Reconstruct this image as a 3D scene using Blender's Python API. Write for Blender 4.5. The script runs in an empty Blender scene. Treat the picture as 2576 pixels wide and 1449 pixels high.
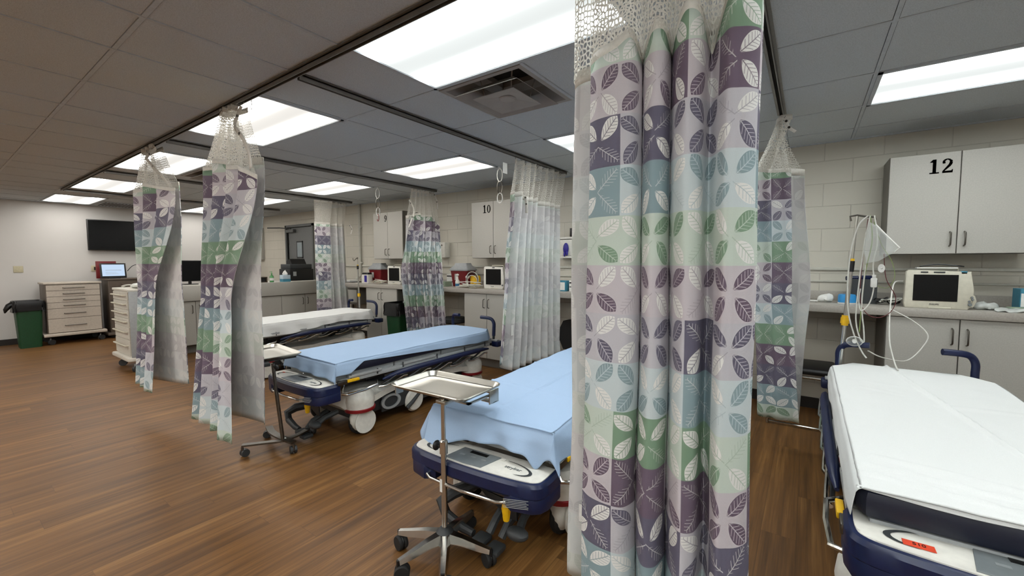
import bpy, bmesh, math, random
from mathutils import Vector, Matrix, noise
PI = math.pi
random.seed(7)
SC = bpy.context.scene
COL = SC.collection

# ------------------------------------------------------------------ helpers
def lin(h):
    h = h.lstrip('#')
    v = [int(h[i:i+2], 16)/255 for i in (0, 2, 4)]
    return tuple((c/12.92 if c <= .04045 else ((c+.055)/1.055)**2.4) for c in v) + (1,)

def tag(o, label=None, cat=None, group=None, kind=None):
    if label: o['label'] = label
    if cat: o['category'] = cat
    if group: o['group'] = group
    if kind: o['kind'] = kind
    return o

def thing(name, label, cat, loc=(0, 0, 0), rz=0, group=None):
    o = bpy.data.objects.new(name, None)
    o.empty_display_size = .1
    COL.objects.link(o)
    o.location = loc
    o.rotation_euler = (0, 0, rz)
    return tag(o, label, cat, group)

class MB:
    def __init__(s):
        s.bm = bmesh.new()
    def box(s, x0, y0, z0, x1, y1, z1, bev=0, seg=2, mat=None):
        r = bmesh.ops.create_cube(s.bm, size=1)
        vs = r['verts']
        for v in vs:
            v.co = Vector(((x0+x1)/2+v.co.x*(x1-x0), (y0+y1)/2+v.co.y*(y1-y0), (z0+z1)/2+v.co.z*(z1-z0)))
        if mat is not None:
            for v in vs: v.co = mat @ v.co
        if bev > 0:
            es = list({e for v in vs for e in v.link_edges})
            bmesh.ops.bevel(s.bm, geom=es, offset=bev, segments=seg, profile=.5, affect='EDGES', clamp_overlap=True)
        return s
    def tube(s, pts, r, seg=8, caps=True, closed=False):
        pts = [Vector(p) for p in pts]
        n = len(pts)
        rs = r if isinstance(r, (list, tuple)) else [r]*n
        prev = None
        rings = []
        for i, p in enumerate(pts):
            if closed:
                d = pts[(i+1) % n]-pts[i-1]
            else:
                a = pts[max(0, i-1)]; b = pts[min(n-1, i+1)]
                d = b-a
            if d.length < 1e-9: d = Vector((0, 0, 1))
            d.normalize()
            if prev is None:
                t = Vector((0, 0, 1)) if abs(d.z) < .9 else Vector((1, 0, 0))
                u = d.cross(t).normalized()
            else:
                u = prev-d*prev.dot(d)
                u = u.normalized() if u.length > 1e-6 else d.orthogonal().normalized()
            prev = u
            w = d.cross(u)
            rings.append([s.bm.verts.new(p+(u*math.cos(2*PI*k/seg)+w*math.sin(2*PI*k/seg))*rs[i]) for k in range(seg)])
        m = n if closed else n-1
        for i in range(m):
            a, b = rings[i], rings[(i+1) % n]
            for k in range(seg):
                s.bm.faces.new((a[k], a[(k+1) % seg], b[(k+1) % seg], b[k]))
        if caps and not closed:
            s.bm.faces.new(rings[0][::-1]); s.bm.faces.new(rings[-1])
        return s
    def cyl(s, p0, p1, r, r2=None, seg=16):
        return s.tube([p0, p1], [r, r if r2 is None else r2], seg)
    def lathe(s, prof, c=(0, 0, 0), axis='z', seg=24, sc=(1, 1), cap=True):
        rings = []
        for (r, h) in prof:
            ring = []
            for k in range(seg):
                a = 2*PI*k/seg
                u, w = r*math.cos(a)*sc[0], r*math.sin(a)*sc[1]
                v = {'z': (u, w, h), 'x': (h, u, w), 'y': (w, h, u)}[axis]
                ring.append(s.bm.verts.new(Vector(v)+Vector(c)))
            rings.append(ring)
        for a, b in zip(rings, rings[1:]):
            for k in range(seg):
                s.bm.faces.new((a[k], a[(k+1) % seg], b[(k+1) % seg], b[k]))
        if cap:
            s.bm.faces.new(rings[0][::-1]); s.bm.faces.new(rings[-1])
        return s
    def prism(s, poly, z0, z1, mat=None, bev=0):
        a = [s.bm.verts.new((x, y, z0)) for x, y in poly]
        b = [s.bm.verts.new((x, y, z1)) for x, y in poly]
        n = len(poly)
        fs = [s.bm.faces.new(a[::-1]), s.bm.faces.new(b)]
        for i in range(n):
            s.bm.faces.new((a[i], a[(i+1) % n], b[(i+1) % n], b[i]))
        if mat is not None:
            for v in a+b: v.co = mat @ v.co
        if bev > 0:
            es = [e for f in fs for e in f.edges]
            bmesh.ops.bevel(s.bm, geom=list(set(es)), offset=bev, segments=2, profile=.5, affect='EDGES', clamp_overlap=True)
        return s
    def loft(s, rings, cap0=True, cap1=True, closed=True):
        R = [[s.bm.verts.new(p) for p in r] for r in rings]
        for a, b in zip(R, R[1:]):
            n = len(a)
            for k in range(n if closed else n-1):
                s.bm.faces.new((a[k], a[(k+1) % n], b[(k+1) % n], b[k]))
        if closed and cap0: s.bm.faces.new(R[0][::-1])
        if closed and cap1: s.bm.faces.new(R[-1])
        return s
    def grid(s, f, nu, nv, uvf=None):
        V = [[s.bm.verts.new(f(i/(nu-1), j/(nv-1))) for j in range(nv)] for i in range(nu)]
        uvl = s.bm.loops.layers.uv.verify() if uvf else None
        for i in range(nu-1):
            for j in range(nv-1):
                fc = s.bm.faces.new((V[i][j], V[i+1][j], V[i+1][j+1], V[i][j+1]))
                if uvf:
                    for l, (a, b) in zip(fc.loops, ((i, j), (i+1, j), (i+1, j+1), (i, j+1))):
                        l[uvl].uv = uvf(a/(nu-1), b/(nv-1))
        return s
    def blob(s, c, r, seg=12, sc=(1, 1, 1)):
        n0 = len(s.bm.verts)
        q = bmesh.ops.create_uvsphere(s.bm, u_segments=seg, v_segments=max(6, seg//2), radius=1)
        for v in q['verts']:
            v.co = Vector((c[0]+v.co.x*r*sc[0], c[1]+v.co.y*r*sc[1], c[2]+v.co.z*r*sc[2]))
        return s
    def xf(s, m):
        for v in s.bm.verts: v.co = m @ v.co
        return s
    def build(s, name, mat, parent=None, smooth=35, normals=True, world=False):
        if normals: bmesh.ops.recalc_face_normals(s.bm, faces=s.bm.faces[:])
        me = bpy.data.meshes.new(name)
        s.bm.to_mesh(me); s.bm.free()
        if world and parent is not None:
            mi = (Matrix.Translation(parent.location) @ Matrix.Rotation(parent.rotation_euler[2], 4, 'Z')).inverted()
            me.transform(mi)
        for m in (mat if isinstance(mat, (list, tuple)) else [mat]): me.materials.append(m)
        if smooth:
            me.shade_smooth()
            me.set_sharp_from_angle(angle=math.radians(smooth))
        o = bpy.data.objects.new(name, me)
        COL.objects.link(o)
        if parent is not None: o.parent = parent
        return o

def struct(name, mb, mat, smooth=0):
    o = mb.build(name, mat, None, smooth)
    o['kind'] = 'structure'
    return o

def copy_tree(o, parent=None):
    c = o.copy(); COL.objects.link(c); c.parent = parent
    for ch in list(o.children): copy_tree(ch, c)
    return c

def catmull(P, n, closed=False):
    """resample control points uniformly in index"""
    P = [Vector(p) for p in P]
    out = []
    m = len(P)-1
    for i in range(n):
        t = i/(n-1)*m
        k = min(int(t), m-1); f = t-k
        p0 = P[max(0, k-1)]; p1 = P[k]; p2 = P[k+1]; p3 = P[min(m, k+2)]
        out.append(.5*((2*p1)+(p2-p0)*f+(2*p0-5*p1+4*p2-p3)*f*f+(3*p1-p0-3*p2+p3)*f**3))
    return out

def rrect(w, d, r, z, n=6, cx=0, cy=0):
    pts = []
    for (sx, sy, a0) in ((1, 1, 0), (-1, 1, 90), (-1, -1, 180), (1, -1, 270)):
        for k in range(n+1):
            a = math.radians(a0+90*k/n)
            pts.append((cx+sx*(w/2-r)+r*math.cos(a), cy+sy*(d/2-r)+r*math.sin(a), z))
    return pts

# ------------------------------------------------------------------ materials
class NT:
    def __init__(s, name):
        s.m = bpy.data.materials.new(name); s.m.use_nodes = True
        s.t = s.m.node_tree; s.n = s.t.nodes; s.n.clear()
        s.out = s.n.new('ShaderNodeOutputMaterial')
    def link(s, a, b): s.t.links.new(a, b)
    def put(s, node, idx, v):
        if v is None: return
        if hasattr(v, 'is_linked') or hasattr(v, 'links'): s.link(v, node.inputs[idx])
        else: node.inputs[idx].default_value = v
    def ma(s, op, a, b=None, c=None, clamp=False):
        k = s.n.new('ShaderNodeMath'); k.operation = op; k.use_clamp = clamp
        s.put(k, 0, a); s.put(k, 1, b); s.put(k, 2, c)
        return k.outputs[0]
    def mix(s, f, a, b, bt='MIX'):
        k = s.n.new('ShaderNodeMix'); k.data_type = 'RGBA'; k.blend_type = bt
        s.put(k, 0, f); s.put(k, 6, a); s.put(k, 7, b)
        return k.outputs[2]
    def comb(s, x, y, z=0.0):
        k = s.n.new('ShaderNodeCombineXYZ'); s.put(k, 0, x); s.put(k, 1, y); s.put(k, 2, z); return k.outputs[0]
    def sep(s, v):
        k = s.n.new('ShaderNodeSeparateXYZ'); s.link(v, k.inputs[0]); return k.outputs
    def coord(s, which='Object'):
        return s.n.new('ShaderNodeTexCoord').outputs[which]
    def pos(s): return s.n.new('ShaderNodeNewGeometry').outputs['Position']
    def mapping(s, v, loc=(0, 0, 0), rot=(0, 0, 0), sc=(1, 1, 1)):
        k = s.n.new('ShaderNodeMapping'); s.link(v, k.inputs[0])
        k.inputs[1].default_value = loc; k.inputs[2].default_value = rot; k.inputs[3].default_value = sc
        return k.outputs[0]
    def noise(s, v, scale, det=3, rough=.5):
        k = s.n.new('ShaderNodeTexNoise')
        if v is not None: s.link(v, k.inputs['Vector'])
        k.inputs['Scale'].default_value = scale; k.inputs['Detail'].default_value = det; k.inputs['Roughness'].default_value = rough
        return k.outputs[0]
    def white(s, v):
        k = s.n.new('ShaderNodeTexWhiteNoise'); k.noise_dimensions = '2D'; s.link(v, k.inputs['Vector']); return k.outputs['Value']
    def ramp(s, f, stops, interp='LINEAR'):
        k = s.n.new('ShaderNodeValToRGB'); s.link(f, k.inputs[0])
        r = k.color_ramp; r.interpolation = interp
        while len(r.elements) < len(stops): r.elements.new(.5)
        for e, (p, c) in zip(r.elements, stops): e.position = p; e.color = c
        return k.outputs[0]
    def bump(s, h, strength=.3, dist=.01):
        k = s.n.new('ShaderNodeBump'); s.link(h, k.inputs['Height'])
        k.inputs['Strength'].default_value = strength; k.inputs['Distance'].default_value = dist
        return k.outputs[0]
    def bsdf(s, col, rough=.5, metal=0, normal=None, spec=None, **kw):
        k = s.n.new('ShaderNodeBsdfPrincipled')
        s.put(k, 'Base Color', col); s.put(k, 'Roughness', rough); s.put(k, 'Metallic', metal)
        if spec is not None: k.inputs['Specular IOR Level'].default_value = spec
        if normal is not None: s.link(normal, k.inputs['Normal'])
        for a, b in kw.items(): s.put(k, a.replace('_', ' '), b)
        return k.outputs[0]
    def done(s, sh): s.link(sh, s.out.inputs[0]); return s.m

def simple(name, hexc, rough=.5, metal=0, spec=None, var=.06, nscale=40, bumpy=0.0, **kw):
    k = NT(name)
    c = lin(hexc)
    n = k.noise(k.coord(), nscale, 2)
    d = tuple(x*(1-var) for x in c[:3])+(1,); l = tuple(min(1, x*(1+var)) for x in c[:3])+(1,)
    col = k.ramp(n, [(.3, d), (.7, l)])
    nm = k.bump(n, bumpy, .002) if bumpy else None
    return k.done(k.bsdf(col, rough, metal, nm, spec, **kw))

M = {}
M['white_plastic'] = simple('white_plastic', '#d6d4cc', .38)
M['off_white'] = simple('off_white_plastic', '#c4c0b0', .42)
M['navy'] = simple('navy_plastic', '#0e1b40', .38, var=.12)
M['navy_vinyl'] = simple('navy_vinyl', '#0d1226', .5, bumpy=.3, nscale=60)
M['grey_plastic'] = simple('grey_plastic', '#71777a', .45)
M['light_grey'] = simple('light_grey_plastic', '#989b9c', .42)
M['dark_grey'] = simple('dark_grey_plastic', '#2f3234', .55)
M['pale_blue'] = simple('pale_blue_card', '#b4c6d2', .6)
M['grey_button'] = simple('grey_button', '#84898b', .5)
M['black'] = simple('black_plastic', '#0b0b0c', .45)
M['rubber'] = simple('black_rubber', '#141414', .75)
M['chrome'] = simple('chrome', '#c9c8c4', .16, 1, var=.04)
M['steel'] = simple('brushed_steel', '#b4b2aa', .3, 1, var=.05, nscale=10)
M['dull_steel'] = simple('dull_steel', '#6c6862', .35, 1, var=.1)
M['yellow'] = simple('yellow_plastic', '#e0b010', .45)
M['red'] = simple('red_plastic', '#7d0f18', .42)
M['dark_red'] = simple('dark_red_plastic', '#6b0c14', .4)
M['orange'] = simple('orange_label', '#d8472a', .6)
M['green'] = simple('green_plastic', '#083c1e', .5, var=.12)
M['bag'] = simple('black_bin_bag', '#08080a', .3, bumpy=.6, nscale=25)
M['screen'] = simple('dark_screen', '#08090a', .25, spec=.25)
M['lcd'] = simple('grey_display', '#262a2b', .2)
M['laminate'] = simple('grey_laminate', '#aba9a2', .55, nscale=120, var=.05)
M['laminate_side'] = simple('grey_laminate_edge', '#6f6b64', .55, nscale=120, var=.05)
M['counter'] = simple('grey_worktop', '#a39e96', .45, nscale=90, var=.08)
M['dark_gap'] = simple('dark_void', '#15130f', .9)
M['door_grey'] = simple('grey_door_paint', '#6a6c6c', .5)
M['frame_grey'] = simple('grey_frame_paint', '#5c5e5d', .5)
M['paper'] = simple('white_paper', '#dcdcd8', .8)
M['tape'] = simple('white_webbing', '#cfccc4', .85, bumpy=.3, nscale=90)
M['blue_box'] = simple('blue_card', '#2f6a93', .6)
M['teal_box'] = simple('teal_card', '#3b7f96', .6)
M['green_pack'] = simple('pale_green_packet', '#8ea08a', .6)
M['purple'] = simple('purple_nitrile', '#2a1f86', .45)
M['blue_glove'] = simple('blue_nitrile', '#2f8fd0', .45)
M['cable'] = simple('white_cable', '#cfcfc8', .45)
M['green_cable'] = simple('green_cable', '#7f9058', .5)
M['red_cable'] = simple('dark_red_cable', '#5a1c20', .5)
M['taupe'] = simple('taupe_plastic', '#5d5248', .5)
M['beige_metal'] = simple('cream_metal', '#b9b0a4', .45)
M['cart_white'] = simple('cart_white', '#c6c2b8', .45)
M['outlet'] = simple('ivory_plate', '#b5ae93', .5)
M['ink'] = simple('black_ink', '#0c0c0c', .7)
M['pipe'] = simple('painted_pipe', '#b9b8ae', .45)
M['dark_base'] = simple('dark_vinyl_base', '#1d1815', .6)
M['brown_box'] = simple('brown_plastic', '#4a2a24', .5)
M['clear_bag'] = simple('cloudy_plastic', '#b9bcb8', .35, var=.2, nscale=20)

def glassy(name, col, rough=.1, alpha=.35):
    k = NT(name)
    b = k.bsdf(lin(col), rough)
    t = k.n.new('ShaderNodeBsdfTransparent')
    m = k.n.new('ShaderNodeMixShader'); m.inputs[0].default_value = alpha
    k.link(t.outputs[0], m.inputs[1]); k.link(b, m.inputs[2])
    return k.done(m.outputs[0])
M['clear'] = glassy('clear_plastic', '#dfe4e2', .12, .28)
M['green_glass'] = glassy('green_bottle', '#4da05a', .1, .7)
M['frosted'] = simple('frosted_pane', '#8a969b', .3)

def mat_floor():
    k = NT('wood_plank_floor')
    p = k.pos()
    s = k.sep(p)
    X, Y = s[0], s[1]
    w = .152
    row = k.ma('FLOOR', k.ma('DIVIDE', X, w))
    off = k.white(k.comb(row, 3.1))
    yy = k.ma('ADD', k.ma('DIVIDE', Y, 1.22), off)
    seg = k.ma('FLOOR', yy)
    rnd = k.white(k.comb(row, seg))
    fx = k.ma('FRACT', k.ma('DIVIDE', X, w)); fy = k.ma('FRACT', yy)
    g1 = k.ma('LESS_THAN', k.ma('MINIMUM', fx, k.ma('SUBTRACT', 1.0, fx)), .012)
    g2 = k.ma('LESS_THAN', fy, .0018)
    gap = k.ma('MAXIMUM', g1, g2)
    gx = k.ma('ADD', k.ma('MULTIPLY', X, 26.0), k.ma('MULTIPLY', rnd, 37.0))
    v = k.comb(gx, k.ma('MULTIPLY', Y, 1.1), rnd)
    n1 = k.noise(v, 1.0, 4, .6)
    v2 = k.comb(k.ma('MULTIPLY', gx, 5.0), k.ma('MULTIPLY', Y, 2.2), rnd)
    n2 = k.noise(v2, 1.0, 3, .6)
    v3 = k.comb(k.ma('MULTIPLY', gx, .35), k.ma('MULTIPLY', Y, .9), rnd)
    n3 = k.noise(v3, 1.0, 2, .5)
    t = k.ma('ADD', k.ma('MULTIPLY', n1, .5), k.ma('ADD', k.ma('MULTIPLY', n2, .28), k.ma('MULTIPLY', n3, .22)))
    t = k.ma('ADD', t, k.ma('MULTIPLY', k.ma('SUBTRACT', rnd, .5), .045))
    col = k.ramp(t, [(.31, lin('#3c2612')), (.44, lin('#5a3d1f')), (.54, lin('#6d4b27')), (.68, lin('#8d683b'))])
    col = k.mix(k.ma('MULTIPLY', gap, .45), col, lin('#3a2618'))
    rg = k.ma('ADD', .36, k.ma('MULTIPLY', n2, .18))
    return k.done(k.bsdf(col, rg, 0, k.bump(n2, .08, .002), .4))
M['floor'] = mat_floor()

def mat_wall(name, hexc, block=True):
    k = NT(name)
    p = k.pos(); s = k.sep(p)
    n = k.noise(p, 60, 4, .6)
    big = k.noise(p, 1.3, 2)
    c = lin(hexc)
    col = k.ramp(big, [(.3, tuple(x*.95 for x in c[:3])+(1,)), (.7, c)])
    if block:
        b = k.n.new('ShaderNodeTexBrick')
        k.link(k.comb(k.ma('ADD', s[0], k.ma('MULTIPLY', s[1], 1.0)), k.ma('SUBTRACT', s[2], .04)), b.inputs['Vector'])
        b.inputs['Scale'].default_value = 1
        b.inputs['Brick Width'].default_value = .406; b.inputs['Row Height'].default_value = .2032
        b.inputs['Mortar Size'].default_value = .0045; b.inputs['Mortar Smooth'].default_value = .6
        b.inputs['Color1'].default_value = (0, 0, 0, 1); b.inputs['Color2'].default_value = (0, 0, 0, 1); b.inputs['Mortar'].default_value = (1, 1, 1, 1)
        f = b.outputs['Fac']
        col = k.mix(k.ma('MULTIPLY', f, .3), col, tuple(x*.62 for x in c[:3])+(1,))
        h = k.ma('ADD', k.ma('MULTIPLY', f, -1.0), k.ma('MULTIPLY', n, .12))
        nm = k.bump(h, .6, .006)
    else:
        nm = k.bump(n, .12, .002)
    return k.done(k.bsdf(col, .6, 0, nm, .3))
M['block_wall'] = mat_wall('painted_block', '#c6c2b6')
M['wall'] = mat_wall('painted_plaster', '#c8c6c3', False)

def mat_ceiling():
    k = NT('acoustic_tile')
    p = k.pos()
    n = k.noise(p, 220, 2, .7)
    n2 = k.noise(p, .8, 2)
    col = k.ramp(n, [(.35, lin('#bcc3c8')), (.6, lin('#d0d7dc'))])
    col = k.mix(k.ma('MULTIPLY', n2, .25), col, lin('#aeb6bb'))
    return k.done(k.bsdf(col, .9, 0, k.bump(n, .25, .002), .1))
M['ceiling'] = mat_ceiling()
M['tbar'] = simple('ceiling_grid_paint', '#bcc4ca', .6)

def mat_lamp(name, tint, hi):
    k = NT(name)
    s = k.sep(k.coord('Object'))
    y = k.ma('DIVIDE', k.ma('ABSOLUTE', s[1]), .29)
    n = k.noise(k.mapping(k.coord('Object'), sc=(.6, 5, 1)), 1.2, 1)
    d = k.ma('SUBTRACT', y, .62)
    g = k.ma('EXPONENT', k.ma('MULTIPLY', k.ma('MULTIPLY', d, d), -34.0))
    ex = k.ma('ABSOLUTE', s[0])
    endf = k.ma('SUBTRACT', 1.0, k.ma('SMOOTH_MIN', 1.0, k.ma('POWER', k.ma('DIVIDE', ex, .60), 14.0), .1), clamp=True)
    st = k.ma('ADD', .66, k.ma('MULTIPLY', k.ma('MULTIPLY', g, endf), hi))
    st = k.ma('ADD', st, k.ma('MULTIPLY', n, .16))
    e = k.n.new('ShaderNodeEmission'); e.inputs[0].default_value = tint
    k.link(st, e.inputs[1])
    return k.done(e.outputs[0])
M['lamp_warm'] = mat_lamp('lamp_diffuser_warm', (1, .965, .905, 1), 20)
M['lamp_cool'] = mat_lamp('lamp_diffuser_cool', (.955, 1, .985, 1), 24)

def mat_curtain(name, back=False):
    k = NT(name)
    uv = k.coord('UV'); s = k.sep(uv)
    S = 1/.148
    x = k.ma('MULTIPLY', s[0], S); y = k.ma('MULTIPLY', s[1], S)
    cx, cy = k.ma('FLOOR', x), k.ma('FLOOR', y)
    fx, fy = k.ma('MULTIPLY', k.ma('FRACT', x), 2.0), k.ma('MULTIPLY', k.ma('FRACT', y), 2.0)
    sx, sy = k.ma('FLOOR', fx), k.ma('FLOOR', fy)
    lx, ly = k.ma('SUBTRACT', k.ma('FRACT', fx), .5), k.ma('SUBTRACT', k.ma('FRACT', fy), .5)
    mx, my = k.ma('SUBTRACT', 1.0, k.ma('MULTIPLY', sx, 2.0)), k.ma('SUBTRACT', 1.0, k.ma('MULTIPLY', sy, 2.0))
    r = k.white(k.comb(k.ma('ADD', k.ma('MULTIPLY', cx, 2.0), sx), k.ma('ADD', k.ma('MULTIPLY', cy, 2.0), sy)))
    r2 = k.white(k.comb(k.ma('ADD', k.ma('MULTIPLY', cy, 2.0), sy), k.ma('ADD', k.ma('MULTIPLY', cx, 2.0), k.ma('ADD', sx, 31.0))))
    a, b = k.ma('MULTIPLY', lx, mx), k.ma('MULTIPLY', ly, my)
    p = k.ma('MULTIPLY', k.ma('ADD', a, b), .7071)
    q0 = k.ma('MULTIPLY', k.ma('SUBTRACT', a, b), .7071)
    q = k.ma('ADD', q0, k.ma('MULTIPLY', k.ma('MULTIPLY', k.ma('SUBTRACT', r2, .5), .35), p))
    aq = k.ma('ABSOLUTE', q)
    pp = k.ma('ADD', p, .02)
    w = k.ma('MULTIPLY', k.ma('SUBTRACT', 1.0, k.ma('POWER', k.ma('ABSOLUTE', k.ma('DIVIDE', pp, .56)), 2.3)),
             k.ma('SUBTRACT', .30, k.ma('MULTIPLY', pp, .12)))
    leaf = k.ma('LESS_THAN', aq, w)
    rib = k.ma('MULTIPLY', k.ma('LESS_THAN', aq, .018), k.ma('GREATER_THAN', p, -.46))
    sv = k.ma('FRACT', k.ma('MULTIPLY', k.ma('ADD', p, k.ma('MULTIPLY', aq, .85)), 6.2))
    vein = k.ma('MULTIPLY', k.ma('LESS_THAN', sv, .17), k.ma('LESS_THAN', aq, k.ma('MULTIPLY', w, .88)))
    veins = k.ma('MAXIMUM', rib, vein)
    D = k.ma('LESS_THAN', k.white(k.comb(k.ma('ADD', cx, 5.0), k.ma('FLOOR', k.ma('DIVIDE', cy, 2.0)))), .40)
    row = k.ma('DIVIDE', k.ma('ADD', k.ma('FLOORED_MODULO', k.ma('MULTIPLY', cy, -1.0), 4.0), .5), 4.0)
    dk = k.ramp(row, [(0, lin('#6d5d70')), (.25, lin('#656277')), (.5, lin('#8da5ac')), (.75, lin('#809f84'))], 'CONSTANT')
    lt = k.ramp(row, [(0, lin('#cec7cd')), (.25, lin('#c8c6cd')), (.5, lin('#d0dcdf')), (.75, lin('#cedbd0'))], 'CONSTANT')
    wv = lin('#efefec')
    base = k.mix(D, lt, dk)
    # fill of the leaf
    isd = k.ma('LESS_THAN', r, .52)
    fill_l = k.mix(isd, wv, dk)                       # light cell: dark or white leaves
    fill_on_l = k.ma('LESS_THAN', r, .85)
    vein_l = k.mix(isd, k.mix(.55, dk, lt), lt)
    fill_d = wv
    fill_on_d = k.ma('LESS_THAN', r, .42)
    vein_d = k.mix(fill_on_d, k.mix(.3, wv, dk), dk)
    fill = k.mix(D, fill_l, fill_d)
    on = k.ma('ADD', k.ma('MULTIPLY', D, fill_on_d), k.ma('MULTIPLY', k.ma('SUBTRACT', 1.0, D), fill_on_l))
    vc = k.mix(D, vein_l, vein_d)
    col = k.mix(k.ma('MULTIPLY', leaf, on), base, fill)
    col = k.mix(k.ma('MULTIPLY', veins, .85), col, vc)
    n = k.noise(uv, 300, 2)
    if back:
        bl = k.noise(uv, 6, 3)
        fade = k.mix(bl, lin('#d9d8d6'), lin('#eaeae8'))
        col = k.mix(.76, col, fade)
    else:
        col = k.mix(k.ma('MULTIPLY', n, .25), col, k.mix(.5, col, lin('#8d8990')))
    d = k.bsdf(col, .8, 0, k.bump(n, .1, .001), .2)
    tr = k.n.new('ShaderNodeBsdfTranslucent'); k.link(k.mix(.6, col, (.92, .92, .91, 1)), tr.inputs[0])
    m = k.n.new('ShaderNodeMixShader'); m.inputs[0].default_value = .32 if back else .22
    k.link(d, m.inputs[1]); k.link(tr.outputs[0], m.inputs[2])
    return k.done(m.outputs[0])
M['curtain'] = mat_curtain('leaf_print_cloth')
M['curtain_back'] = mat_curtain('leaf_print_cloth_reverse', True)

def mat_net(name, cell=.0115, thick=.165):
    k = NT(name)
    uv = k.coord('UV')
    v = k.n.new('ShaderNodeTexVoronoi'); v.feature = 'DISTANCE_TO_EDGE'; v.voronoi_dimensions = '2D'
    k.link(k.mapping(uv, sc=(1, .62, 1)), v.inputs['Vector'])
    v.inputs['Scale'].default_value = 1/cell; v.inputs['Randomness'].default_value = .7
    on = k.ma('LESS_THAN', v.outputs['Distance'], thick)
    n = k.noise(uv, 200, 2)
    col = k.ramp(n, [(.3, lin('#cbc8c0')), (.7, lin('#e4e2da'))])
    d = k.bsdf(col, .85)
    tr = k.n.new('ShaderNodeBsdfTranslucent'); k.link(col, tr.inputs[0])
    m = k.n.new('ShaderNodeMixShader'); m.inputs[0].default_value = .35
    k.link(d, m.inputs[1]); k.link(tr.outputs[0], m.inputs[2])
    t = k.n.new('ShaderNodeBsdfTransparent')
    m2 = k.n.new('ShaderNodeMixShader'); k.link(on, m2.inputs[0])
    k.link(t.outputs[0], m2.inputs[1]); k.link(m.outputs[0], m2.inputs[2])
    return k.done(m2.outputs[0])
M['net'] = mat_net('open_mesh_net')

def mat_sheet(name, hexc, trans=.15, sc=9):
    k = NT(name)
    p = k.coord('Object')
    n = k.noise(p, sc, 5, .6)
    f = k.noise(p, 420, 2)
    c = lin(hexc)
    col = k.ramp(f, [(.3, tuple(x*.94 for x in c[:3])+(1,)), (.7, c)])
    h = k.ma('ADD', n, k.ma('MULTIPLY', f, .04))
    d = k.bsdf(col, .85, 0, k.bump(h, .25, .01), .15)
    tr = k.n.new('ShaderNodeBsdfTranslucent'); k.link(col, tr.inputs[0])
    m = k.n.new('ShaderNodeMixShader'); m.inputs[0].default_value = trans
    k.link(d, m.inputs[1]); k.link(tr.outputs[0], m.inputs[2])
    return k.done(m.outputs[0])
M['blue_sheet'] = mat_sheet('blue_disposable_sheet', '#abc4e2')
M['white_sheet'] = mat_sheet('white_cotton_sheet', '#dfe1e0', .1, 5)

def mat_tablet():
    k = NT('lit_screen')
    s = k.sep(k.coord('UV'))
    e = k.n.new('ShaderNodeEmission'); e.inputs[0].default_value = (.62, .78, 1, 1); e.inputs[1].default_value = .75
    return k.done(e.outputs[0])
M['lit'] = mat_tablet()

# ------------------------------------------------------------------ text
def text_mesh(name, body, size, mat, parent, m, extrude=.0006, sx=1.0):
    cu = bpy.data.curves.new(name, 'FONT')
    cu.body = body; cu.size = size; cu.align_x = 'CENTER'; cu.align_y = 'CENTER'; cu.extrude = extrude
    o = bpy.data.objects.new(name, cu)
    me = bpy.data.meshes.new_from_object(o)
    bpy.data.objects.remove(o); bpy.data.curves.remove(cu)
    me.name = name
    me.transform(m @ Matrix.Diagonal((sx, 1, 1, 1)))
    me.materials.clear(); me.materials.append(mat)
    ob = bpy.data.objects.new(name, me); COL.objects.link(ob); ob.parent = parent
    return ob

def digit_polys(ch):
    """slab-serif digits in a 0..0.6 x 0..1 box as flat outlines (list of polygons)"""
    def ring(cx, cy, rx, ry, tx, ty, n=28):
        out = [(cx+rx*math.cos(2*PI*i/n), cy+ry*math.sin(2*PI*i/n)) for i in range(n+1)]
        inn = [(cx+(rx-tx)*math.cos(2*PI*i/n), cy+(ry-ty)*math.sin(2*PI*i/n)) for i in range(n+1)]
        return [[out[i], out[i+1], inn[i+1], inn[i]] for i in range(n)]
    def stroke(pts, ws):
        P = []
        for i in range(len(pts)-1):
            a = Vector(pts[i]); b = Vector(pts[i+1]); d = (b-a).normalized(); nn = Vector((-d.y, d.x))
            P.append([a+nn*ws[i]/2, a-nn*ws[i]/2, b-nn*ws[i+1]/2, b+nn*ws[i+1]/2])
        return P
    if ch == '1':
        return [[(.22, .0), (.40, .0), (.40, 1), (.22, 1)], [(.06, 0), (.56, 0), (.56, .09), (.06, .09)], [(.06, .80), (.22, .80), (.22, .9), (.10, .88)], [(.22, .86), (.22, 1), (.12, .88)]]
    if ch == '0':
        return ring(.3, .5, .29, .5, .17, .09)
    if ch == '9':
        return ring(.3, .68, .28, .32, .15, .08) + stroke([(.50, .68), (.49, .45), (.42, .2), (.28, .06), (.13, .07)], [.16, .16, .12, .09, .08]) + [[(.05, .08), (.16, .03), (.22, .14), (.14, .22), (.06, .18)]]
    if ch == '2':
        return stroke([(.08, .72), (.12, .88), (.28, .96), (.43, .88), (.48, .74), (.42, .55), (.24, .32), (.08, .12)], [.13, .12, .08, .12, .17, .17, .12, .08]) + \
               [[(.04, 0), (.56, 0), (.58, .22), (.52, .22), (.50, .14), (.04, .14)], [(.04, .66), (.18, .66), (.18, .78), (.04, .78)]]
    return []

def number(s, h, mat, parent, m):
    mb = MB(); w = 0
    for ch in s:
        for P in digit_polys(ch):
            Q = [(p[0]*h+w, p[1]*h) for p in P]
            vs = [mb.bm.verts.new((x, y, .0012)) for x, y in Q]
            try: mb.bm.faces.new(vs)
            except ValueError: pass
        w += h*.68
    mb.xf(Matrix.Translation((-w/2, 0, 0)))
    r = bmesh.ops.solidify(mb.bm, geom=mb.bm.faces[:], thickness=.001)
    mb.xf(m)
    return mb.build('number', mat, parent, 0)

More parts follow.
